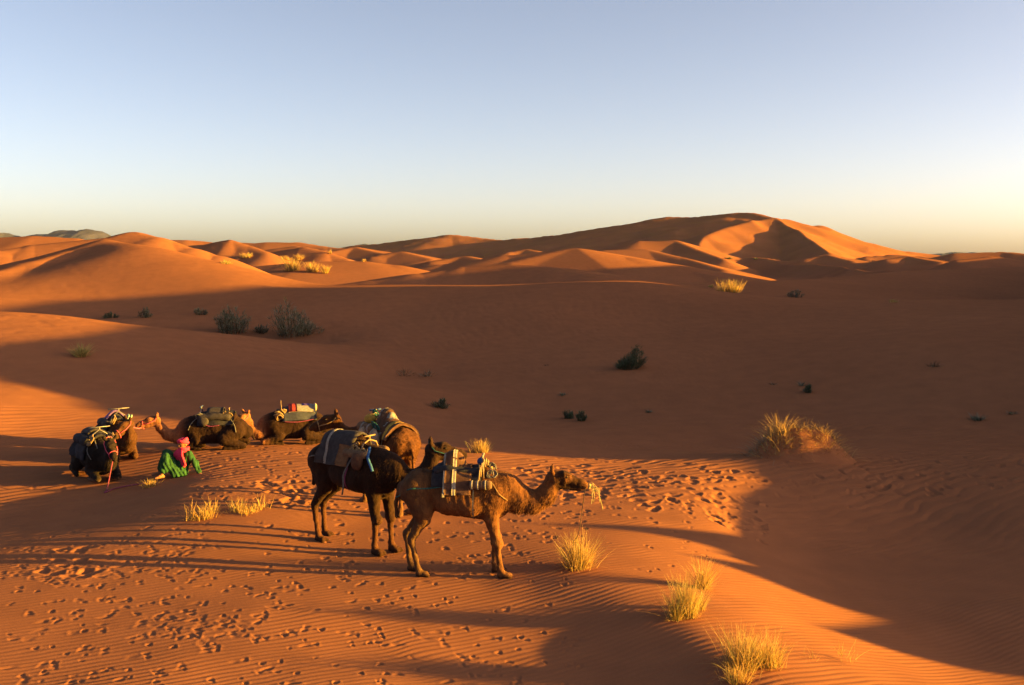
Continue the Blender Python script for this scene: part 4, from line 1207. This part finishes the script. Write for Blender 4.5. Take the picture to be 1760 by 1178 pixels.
b = Bag(); b.tube([hp_(.1, .022, -.061), hp_(.106, 0, -.062), hp_(.1, -.022, -.061)], .003, 4); b.build("lips", plain("lip", (.13, .05, .035)), person)
# robe: follows the limbs, loose, hanging between the knees
ROBE = plain("robe_green", (.015, .056, .020), .85, .35, 12, 0, 60)
g = lambda a, ra, b_, rb, k=.06: PR(a, ra, b_, rb, 1, k)
robe = [g(pel, .165, (pel + chest) / 2, .145), g((pel + chest) / 2, .145, chest, .16), g(chest, .155, neck - np.array([0, 0, .08]), .10),
        g(pel + np.array([-.03, .05, 0]), .135, kA, .095), g(pel + np.array([-.03, -.08, 0]), .135, kB, .095),
        g(kA, .092, aA + np.array([.04, 0, .10]), .085), g(kB, .092, aB + np.array([.03, .03, .10]), .085),
        g((kA + kB) / 2 - np.array([0, 0, .05]), .08, (aA + aB) / 2 + np.array([.12, .05, .12]), .08), g((kA + kB) / 2 + np.array([.1, 0, -.12]), .10, pel + np.array([-.1, 0, .02]), .12),
        g(shL, .078, elL, .066), g(elL, .064, wrL + np.array([-.015, .005, .05]), .056), g(shR, .078, elR, .068), g(elR, .066, wrR - (wrR - elR) * .22, .058),
        g(chest + np.array([0, 0, .08]), .11, shL, .075), g(chest + np.array([0, 0, .08]), .11, shR, .075),
        g(kB - np.array([0, 0, .06]), .085, pel + np.array([-.08, -.12, .0]), .11), g((kB + aB) / 2 + np.array([.04, .02, .03]), .085, pel + np.array([-.06, -.17, -.03]), .09), g((kA + aA) / 2 + np.array([.05, .02, .03]), .09, pel + np.array([-.1, .02, -.02]), .10),
        g(pel + np.array([-.1, -.2, -.06]), .06, pel + np.array([.1, -.1, -.05]), .08)]
V, Q = blob(robe, .010)
N = vnormals(V, Q)
fold = np.sin(V[:, 0] * 55 + V[:, 1] * 40 + V[:, 2] * 12 + 2.5 * np.sin(V[:, 2] * 9 + V[:, 1] * 6)) * .8 + 1.2 * vnoise(V[:, 0] * 16 + V[:, 1] * 9, V[:, 2] * 7, 4) + .8 * vnoise(V[:, 0] * 30, V[:, 2] * 12 + V[:, 1] * 9, 8)
amp = .006 * sstep(.66, .3, V[:, 2]) + .003
V = V + N * (fold * amp)[:, None]
V[:, 2] = np.maximum(V[:, 2], .0)
mesh_obj("robe", V, Q, ROBE, person)
TURB = plain("turban_pink", (.62, .035, .085), .85, .2, 25, 0, 80)
b = Bag()
for k in range(5):
    pts = []
    tilt = (.25, -.2, .1, -.12, .3)[k]; hgt = (.055, .075, .095, .065, .085)[k]; rad = (.103, .098, .082, .106, .092)[k]
    for a in np.linspace(0, 2 * math.pi, 22):
        pts.append(hp_(-.012 + rad * math.cos(a), rad * math.sin(a) * .95, hgt + tilt * .16 * math.cos(a + k) + .012 * math.cos(a) * (k % 2)))
    b.tube(pts, .036 - .002 * k, 7)
b.ball(hp_(-.015, 0, .09), .088, 9, (1, 1, .75), .03, 3)
b.build("turban", TURB, person)
b = Bag()
for k in range(4):
    pts = [hp_(-.01 + (.085 + .006 * k) * math.cos(a), (.086 + .006 * k) * math.sin(a), -.10 - .022 * k + .05 * (k == 3) + .015 * math.cos(a + k)) for a in np.linspace(0, 2 * math.pi, 20)]
    b.tube(pts, .034, 7)
for k, o in enumerate((-.10, -.066, -.033, 0, .033, .066, .10)):
    top = hp_(.085, o * .7, -.12); fd = np.array([fc[0], fc[1], 0])
    pts = spline([top, top + np.array([0, 0, -.1]) + fd * .055 + fl * o * .8, top + np.array([.02, 0, -.2]) + fd * .045 + fl * o * .9, top + np.array([.025, 0, -.35 - .02 * (k % 3)]) + fd * .01 + fl * o * 1.0], 12)
    b.tube(pts, np.linspace(.030, .024, 12) + .002 * np.sin(np.arange(12) * 1.7 + k), 6)
b.build("scarf", TURB, person)

# ------------------------------------------------------------------ grass, shrubs
def leafmat(name, lo, hi):
    if name in MAT: return MAT[name]
    m, n, l, b = nm(name, .8)
    ge = n.new("ShaderNodeVertexColor"); ge.layer_name = "blade"
    r = n.new("ShaderNodeValToRGB")
    r.color_ramp.elements[0].color = lo + (1,); r.color_ramp.elements[1].color = hi + (1,)
    sp = n.new("ShaderNodeSeparateColor"); l.new(ge.outputs[0], sp.inputs[0]); l.new(sp.outputs[0], r.inputs[0])
    tr = n.new("ShaderNodeBsdfTranslucent"); l.new(r.outputs[0], tr.inputs[0]); l.new(r.outputs[0], b.inputs["Base Color"])
    mx = n.new("ShaderNodeMixShader"); mx.inputs[0].default_value = .3
    l.new(b.outputs[0], mx.inputs[1]); l.new(tr.outputs[0], mx.inputs[2])
    l.new(mx.outputs[0], n["Material Output"].inputs[0])
    MAT[name] = m
    return m
DRY = leafmat("grass_dry", (.32, .185, .055), (.55, .355, .12))
OLIVE = leafmat("grass_olive", (.17, .15, .045), (.36, .31, .10))
SCRUB = leafmat("shrub_green", (.035, .052, .028), (.095, .118, .06))
SCRUBG = leafmat("shrub_grey", (.10, .098, .068), (.24, .225, .155))
TWIG = leafmat("twig_brown", (.05, .03, .018), (.12, .075, .04))

def blades(name, mat, roots, dirs, lens, width, droop, rg, parent=None, seg=4):
    """tapering bent blades"""
    n = len(roots)
    d = dirs / np.linalg.norm(dirs, axis=1)[:, None]
    ph = rg.uniform(0, 6.28, n)
    sd = np.stack([np.cos(ph), np.sin(ph), np.zeros(n)], 1)
    hv = np.stack([d[:, 0], d[:, 1], np.zeros(n)], 1) + rg.normal(0, .25, (n, 3)) * np.array([1, 1, .2])
    V = []
    for k in range(seg + 1):
        t = k / seg
        c = roots + d * (lens * t)[:, None] + hv * (droop * lens * t * t)[:, None] - np.array([0, 0, 1.]) * (droop * lens * .55 * t ** 2.5)[:, None]
        wv = width * (1 - .85 * t)
        V += [c - sd * wv, c + sd * wv]
    V = np.stack(V, 1)                       # n, 2(seg+1), 3
    K = 2 * (seg + 1)
    base = np.arange(n)[:, None] * K
    F = np.concatenate([base + np.array([[2 * k, 2 * k + 1, 2 * k + 3, 2 * k + 2]]) for k in range(seg)])
    o = mesh_obj(name, V.reshape(-1, 3), F, mat, parent)
    a = o.data.color_attributes.new("blade", 'FLOAT_COLOR', 'POINT')
    cc = np.ones((n, K, 4), np.float32); cc[:, :, 0] = (rg.random(n)[:, None] * .8 + .2 * np.linspace(0, 1, K)[None])
    a.data.foreach_set("color", cc.ravel())
    return o

def tuft(u, v, wpx, hpx, label, kind='dry', n=420, z=None, d=None, clumps=1, seed=0, name="grass_tuft", cat="grass", group="grass tufts in the sand", lean=(0, 0), width=None, spread=1.0, mound=0.0, x=None, green=4):
    """a tussock standing where the sand is seen at bearing u and row v"""
    rg = np.random.default_rng(seed + int(u) * 7 + int(v))
    if x is None:
        hx, hy = sand_at(u, v)
    else: hx, hy = x
    hz = land1(hx, hy); s = hy / FPX
    W = wpx * s * .5; H = hpx * s * 1.05
    root = empty(name, (hx, hy, hz)); tag(root, label, cat, group)
    width = width or max(.0035, .00030 * hy)
    def grow(pn, mat, m, hs, tilt, droop, wd):
        if clumps > 1:
            cr = np.random.default_rng(seed + 99)
            cc = np.stack([cr.uniform(-.75, .75, clumps) * W, cr.uniform(-.8, .8, clumps) * W * .8], 1)
            ck = rg.integers(0, clumps, m); R = W * .34
            base = cc[ck] + rg.normal(0, .5, (m, 2)) * R
            out = (base - cc[ck]) / R
            hgt = H * hs * cr.uniform(.55, 1.0, clumps)[ck]
        else:
            R = W * .52 * spread
            base = rg.normal(0, .5, (m, 2)) * R
            out = base / R
            hgt = np.full(m, H * hs)
        bz = np.array([0.0] * m)
        if mound: bz = mound * np.exp(-(base[:, 0] ** 2 + base[:, 1] ** 2) / (W * .6) ** 2)
        roots = np.stack([base[:, 0], base[:, 1], bz - .02], 1)
        dirs = np.stack([out[:, 0] * tilt + lean[0] + rg.normal(0, .24, m), out[:, 1] * tilt + lean[1] + rg.normal(0, .24, m), np.full(m, 1.0)], 1)
        return blades(pn, mat, roots, dirs, hgt * rg.uniform(.25, 1.12, m), wd, droop * rg.uniform(.3, 1.6, m), rg, root)
    if kind == 'dry':
        grow("dry_blades", DRY, n, 1.15, .30, .25, width)["kind"] = "stuff"
        grow("green_blades", OLIVE, n // green, 1.08, .25, .15, width)["kind"] = "stuff"
        grow("bent_stems", DRY, max(8, n // 4), .7, 1.5, .7, width)["kind"] = "stuff"
    elif kind == 'green':
        grow("foliage", SCRUB, n, .85, 1.25, .30, width * 1.5)["kind"] = "stuff"
        grow("grey_foliage", SCRUBG, n // 3, .95, 1.0, .25, width)["kind"] = "stuff"
    elif kind == 'grey':
        grow("foliage", SCRUBG, n, .9, 1.1, .28, width * 1.3)["kind"] = "stuff"
        grow("green_foliage", SCRUB, n // 2, .8, 1.2, .3, width * 1.3)["kind"] = "stuff"
        grow("twigs", TWIG, n // 4, 1.0, 1.2, .2, width)["kind"] = "stuff"
    elif kind == 'olive':
        grow("foliage", OLIVE, n, .95, .7, .25, width)["kind"] = "stuff"
        grow("dry_blades", DRY, n // 3, .9, .7, .3, width)["kind"] = "stuff"
    elif kind == 'twig':
        grow("twigs", TWIG, n, .9, 1.6, .25, width)["kind"] = "stuff"
        grow("foliage", SCRUBG, n // 3, .8, 1.4, .3, width)["kind"] = "stuff"
    return root

def shrub(u, v, wpx, hpx, label, x=None, seed=0, green=.4, stems=46, leaves=34, group="shrubs in the hollow", name="desert_shrub", cat="shrub", lean=0.0, lop=0.0):
    """a broom-like desert shrub: bent stems carrying many short leaf sprays, ragged outline"""
    rg = np.random.default_rng(seed)
    hx, hy = x if x is not None else sand_at(u, v)
    hz = land1(hx, hy); s = hy / FPX; W = wpx * s * .5; H = hpx * s
    root = empty(name, (hx, hy, hz)); tag(root, label, cat, group)
    tw = Bag(); pr = []; pd = []; pl = []
    for i in range(stems):
        a = rg.uniform(0, 6.28); k = math.sqrt(rg.random()); out = np.array([math.cos(a), math.sin(a) * .9, 0])
        L = H * (1.05 - .8 * k ** 2) * rg.uniform(.6, 1.1) * (1 + lop * math.cos(a))
        tip = out * W * k * rg.uniform(.75, 1.1) + np.array([lean * L, 0, L])
        b0 = out * W * .62 * k
        mid = b0 * .5 + tip * .5 + np.array([0, 0, L * .12]) + rg.normal(0, .06, 3) * W
        pts = spline([b0 - np.array([0, 0, .05]), mid, tip], 7)
        tw.tube(pts, np.linspace(.018, .006, 7) * (.6 + hy / 120), 3)
        for j in range(leaves):
            t = rg.uniform(.0, 1) ** .8 * 5.99; q = int(t); p = pts[q] * (1 - t + q) + pts[q + 1] * (t - q)
            pr.append(p + rg.normal(0, .05, 3) * W); dd = (pts[q + 1] - pts[q]); dd = dd / np.linalg.norm(dd)
            pd.append(dd + rg.normal(0, .55, 3)); pl.append(rg.uniform(.10, .24) * (.5 + .5 * H))
    tw.build("stems", TWIG, root); root.children[-1].data.color_attributes.new("blade", 'FLOAT_COLOR', 'POINT')
    pr = np.array(pr); pd = np.array(pd); pl = np.array(pl); m = rg.random(len(pr)) < green
    blades("green_foliage", SCRUB, pr[m], pd[m], pl[m], .012 * (.5 + hy / 70), .2, rg, root, 2)["kind"] = "stuff"
    blades("grey_foliage", SCRUBG, pr[~m], pd[~m], pl[~m], .012 * (.5 + hy / 70), .2, rg, root, 2)["kind"] = "stuff"
    return root

_rt = np.exp(np.linspace(math.log(9), math.log(900), 2600))
def sand_at(u, v):
    p = np.array(P(u, v, d=1.0)) - np.array([0, 0, CAMZ])
    x = p[0] * _rt; y = p[1] * _rt; z = CAMZ + p[2] * _rt
    g = land(x, y); i = int(np.argmax(g >= z))
    return float(x[i]), float(y[i])

# near tussocks along the little ridge
tuft(993, 977, 60, 58, "thick straw yellow tussock below the nearest camel's muzzle", n=640, seed=1, width=.0045, spread=1.05)
tuft(1166, 1062, 62, 70, "green tipped tussock on the shadow edge of the small ridge, left of a smaller one", n=480, seed=2, clumps=3, width=.004, green=1)
tuft(1207, 1012, 34, 52, "small upright yellow tuft just above and right of the green tipped tussock", n=260, seed=3, width=.004)
tuft(1203, 1048, 20, 34, "short yellow tuft between the green tipped tussock and the slope of lit ripples", n=110, seed=4, width=.004)
tuft(1300, 1150, 110, 80, "large spreading tussock at the bottom of the ridge, greenish above and straw below", n=700, seed=5, clumps=5, width=.004, green=2)
tuft(1265, 1172, 50, 30, "bent straw clump at the bottom edge below the large spreading tussock", n=260, seed=6, width=.004, spread=1.3)
tuft(1420, 1130, 110, 50, "sparse thin stalks on the lit sand right of the large spreading tussock", n=26, seed=7, clumps=6, width=.004)
# between the camels
tuft(352, 888, 62, 30, "pale yellow grass patch in front of the seated person, left of the pair", n=260, seed=8, clumps=7, width=.006)
tuft(427, 880, 66, 27, "pale yellow grass patch in front of the seated person, right of the pair", n=260, seed=9, clumps=7, width=.006)
tuft(258, 838, 34, 15, "low yellow tuft on the sand at the feet of the seated person", n=160, seed=10, width=.006)
tuft(824, 778, 46, 22, "pale grass tuft showing behind the saddle of the nearest camel", n=240, seed=11, width=.008)
# grassy hummock on the right
shrub(757, 701, 34, 16, "dark green bush in the shade above the saddles, nearest the camels", seed=20, green=0.85, stems=26, leaves=26, group="small bushes in the shaded valley", name="desert_bush", cat="bush")
shrub(977, 720, 24, 13, "left one of two little green bushes side by side in the shade", seed=21, green=0.85, stems=26, leaves=26, group="small bushes in the shaded valley", name="desert_bush", cat="bush")
shrub(999, 724, 20, 17, "rounder right one of two little green bushes side by side in the shade", seed=22, green=0.85, stems=26, leaves=26, group="small bushes in the shaded valley", name="desert_bush", cat="bush")
shrub(1080, 633, 54, 32, "dark green bush leaning on the shaded slope in the middle", seed=23, green=0.85, stems=60, leaves=40, group="small bushes in the shaded valley", name="desert_bush", cat="bush", lean=.35, lop=.3)
shrub(1390, 675, 16, 12, "tiny dark green bush on the shaded slope above the grassy hummock", seed=24, green=0.85, stems=26, leaves=26, group="small bushes in the shaded valley", name="desert_bush", cat="bush")
tuft(1378, 664, 12, 14, "faint grey sprig just left of the tiny dark green bush", 'grey', 26, seed=25, name="desert_bush", cat="bush", group="small bushes in the shaded valley")
tuft(1330, 661, 20, 8, "faint grey twigs on the shaded slope left of the tiny dark green bush", 'twig', 24, seed=26, name="desert_bush", cat="bush", group="small bushes in the shaded valley")
tuft(716, 645, 56, 20, "twiggy bare shrub in the shade above the dark green bush", 'twig', 150, seed=27, clumps=4, name="desert_bush", cat="bush", group="small bushes in the shaded valley")
tuft(968, 680, 20, 9, "faint pale sprig in the shade above the two little green bushes", 'grey', 40, seed=28, name="desert_bush", cat="bush", group="small bushes in the shaded valley")
tuft(1116, 709, 16, 9, "thin grey sprig alone in the shade right of the two little green bushes", 'grey', 36, seed=29, name="desert_bush", cat="bush", group="small bushes in the shaded valley")
tuft(940, 629, 14, 5, "flat scrap of dead twigs on the slope left of the leaning green bush", 'twig', 30, seed=30, name="desert_bush", cat="bush", group="small bushes in the shaded valley")
tuft(1606, 630, 34, 15, "dead leaning twigs on a small bump at the right of the shaded slope", 'twig', 60, seed=31, name="desert_bush", cat="bush", group="small bushes in the shaded valley", lean=(.5, 0))
tuft(1680, 722, 34, 18, "thin grey green grass at the right edge in the shade, left one", 'grey', 60, seed=32, name="desert_bush", cat="bush", group="small bushes in the shaded valley")
tuft(1740, 712, 30, 9, "low straggling stalks at the right edge in the shade", 'grey', 40, seed=33, name="desert_bush", cat="bush", group="small bushes in the shaded valley")
# hollow behind the near dune
shrub(398, 579, 74, 44, "dense dark shrub rising behind the near dune's crest, left of two", x=sand_at(398, 572), seed=40, green=0.35, stems=60, leaves=40, group="shrubs in the hollow", name="desert_shrub", cat="shrub")
shrub(507, 583, 92, 60, "tall grey green shrub rising behind the near dune's crest, right of two", x=sand_at(507, 577), seed=41, green=0.35, stems=60, leaves=40, group="shrubs in the hollow", name="desert_shrub", cat="shrub", lop=-.35)
shrub(450, 577, 28, 14, "small low bush between the two shrubs behind the crest", x=sand_at(450, 573), seed=42, green=0.35, stems=26, leaves=26, group="shrubs in the hollow", name="desert_shrub", cat="shrub")
shrub(190, 547, 28, 10, "low dark bush in the shadow left in the hollow", seed=43, green=0.85, stems=26, leaves=26, group="shrubs in the hollow", name="desert_shrub", cat="shrub")
shrub(250, 546, 26, 16, "small grey bush in the middle of three in the hollow's shadow", seed=44, green=0.35, stems=26, leaves=26, group="shrubs in the hollow", name="desert_shrub", cat="shrub")
shrub(345, 541, 28, 11, "small grey bush on the slope above the dense dark shrub", seed=45, green=0.35, stems=26, leaves=26, group="shrubs in the hollow", name="desert_shrub", cat="shrub")
tuft(140, 613, 26, 28, "lone olive tuft on the near dune's left slope", 'olive', 260, seed=46)
# distant tussocks catching the sun
far = "tussocks among the distant dunes"
tuft(502, 466, 34, 20, "golden tussock, largest and leftmost of three in a row among distant dunes", n=260, seed=50, group=far)
tuft(537, 468, 26, 18, "golden tussock in the middle of three in a row among distant dunes", n=200, seed=51, group=far)
tuft(559, 470, 18, 14, "golden tussock, smallest and rightmost of three in a row among distant dunes", n=140, seed=52, group=far)
tuft(491, 447, 20, 7, "low golden tuft above the row of three, left one", n=110, seed=53, group=far)
tuft(514, 447, 20, 10, "golden tuft above the row of three, right one", n=120, seed=54, group=far)
tuft(424, 443, 34, 8, "wide low golden grass beyond the crest of the lit dune", n=160, seed=55, group=far)
tuft(388, 454, 26, 9, "olive grass on the crest line of the big lit dune", 'olive', 110, seed=56, group=far)
tuft(625, 450, 14, 5, "tiny golden tuft on the far sunlit flat", n=60, seed=57, group=far)
tuft(568, 437, 6, 7, "tiny golden tuft on the crest of a far dune", n=30, seed=58, group=far)
tuft(1251, 500, 56, 22, "bright golden bush on the long crest below the great dune", n=420, seed=60, clumps=3, group=far, lean=(.15, 0), x=(15.9, 74.3))
tuft(1222, 494, 14, 5, "little golden tuft left beside the bright golden bush", n=50, seed=61, group=far)
shrub(1368, 511, 36, 13, "dark olive bush in the shade right of the bright golden bush", seed=62, green=0.35, stems=26, leaves=26, group="tussocks among the distant dunes", name="desert_bush", cat="bush")
tuft(1536, 520, 22, 6, "small sunlit tuft on the long crest at the right", n=70, seed=63, group=far)
tuft(1252, 446, 18, 5, "dark bush at the foot of the great dune, left one", 'green', 110, seed=64, group=far)
tuft(1299, 446, 12, 4, "dark bush at the foot of the great dune, right one", 'green', 70, seed=65, group=far)

# sandy hummock held by grass, right of the camels
hx, hy = sand_at(1372, 783)
hz = land1(hx, hy)
hum = empty("grass_hummock", (hx, hy, hz)); tag(hum, "sand hummock bristling with dry grass, its right side sunlit", "hummock")
nn = 60; X, Y = np.meshgrid(np.linspace(-2.0, 2.0, nn), np.linspace(-1.5, 1.5, nn))
def hum_h(X, Y):
    h = .74 * np.exp(-(((X + .05) / .72) ** 2 + ((Y - .05) / .6) ** 2)) + .42 * np.exp(-(((X - .75) / .5) ** 2 + ((Y + .1) / .5) ** 2)) + .25 * np.exp(-(((X + .8) / .4) ** 2 + (Y / .4) ** 2))
    return h + .05 * fbm(X * 3 + 9, Y * 3, 77, 3) * sstep(.03, .3, h)
Hh = hum_h(X, Y)
Zl = np.array([[land1(hx + X[i, j], hy + Y[i, j]) for j in range(0, nn, nn - 1)] for i in range(0, nn, nn - 1)])
gl = land((hx + X).ravel(), (hy + Y).ravel()).reshape(X.shape) - hz
Zs = gl + Hh - .06 * sstep(.12, .02, Hh)
i = np.arange(nn - 1)[:, None] * nn + np.arange(nn - 1)[None]
mesh_obj("sand_mound", np.stack([X, Y, Zs], 2).reshape(-1, 3), np.stack([i, i + 1, i + nn + 1, i + nn], 2).reshape(-1, 4), MAT["sand"], hum)
def hum_blades(pn, mat, n, cx_, cy_, sx, sy, tilt, L, droop, seed, lean=(0, 0)):
    rg = np.random.default_rng(seed)
    p = np.stack([rg.normal(cx_, sx, n), rg.normal(cy_, sy, n)], 1)
    h = hum_h(p[:, 0], p[:, 1]) + land(hx + p[:, 0], hy + p[:, 1]) - hz
    roots = np.stack([p[:, 0], p[:, 1], h - .03], 1)
    dirs = np.stack([(p[:, 0] - cx_) / sx * tilt + lean[0] + rg.normal(0, .25, n), (p[:, 1] - cy_) / sy * tilt + lean[1] + rg.normal(0, .25, n), np.full(n, 1.0)], 1)
    blades(pn, mat, roots, dirs, L * rg.uniform(.4, 1.15, n), .0065, droop * rg.uniform(.4, 1.5, n), rg, hum)["kind"] = "stuff"
hum_blades("dry_blades", DRY, 260, -.5, .05, .2, .25, .45, .62, .4, 1, (-.1, 0))
hum_blades("dry_blades", DRY, 90, .2, .2, .3, .15, .4, .38, .3, 2)
hum_blades("dry_blades", DRY, 260, .75, .0, .25, .25, .6, .42, .55, 3, (.1, -.2))
hum_blades("bent_stems", DRY, 170, .62, -.35, .35, .18, .5, .42, .9, 4, (0, -.5))
hum_blades("grey_blades", SCRUBG, 380, -.8, -.15, .34, .28, .6, .42, .7, 5, (-.2, -.2))
hum_blades("dead_stems", TWIG, 200, -.3, -.3, .45, .2, .5, .45, .8, 6, (0, -.4))
ground(); haze()
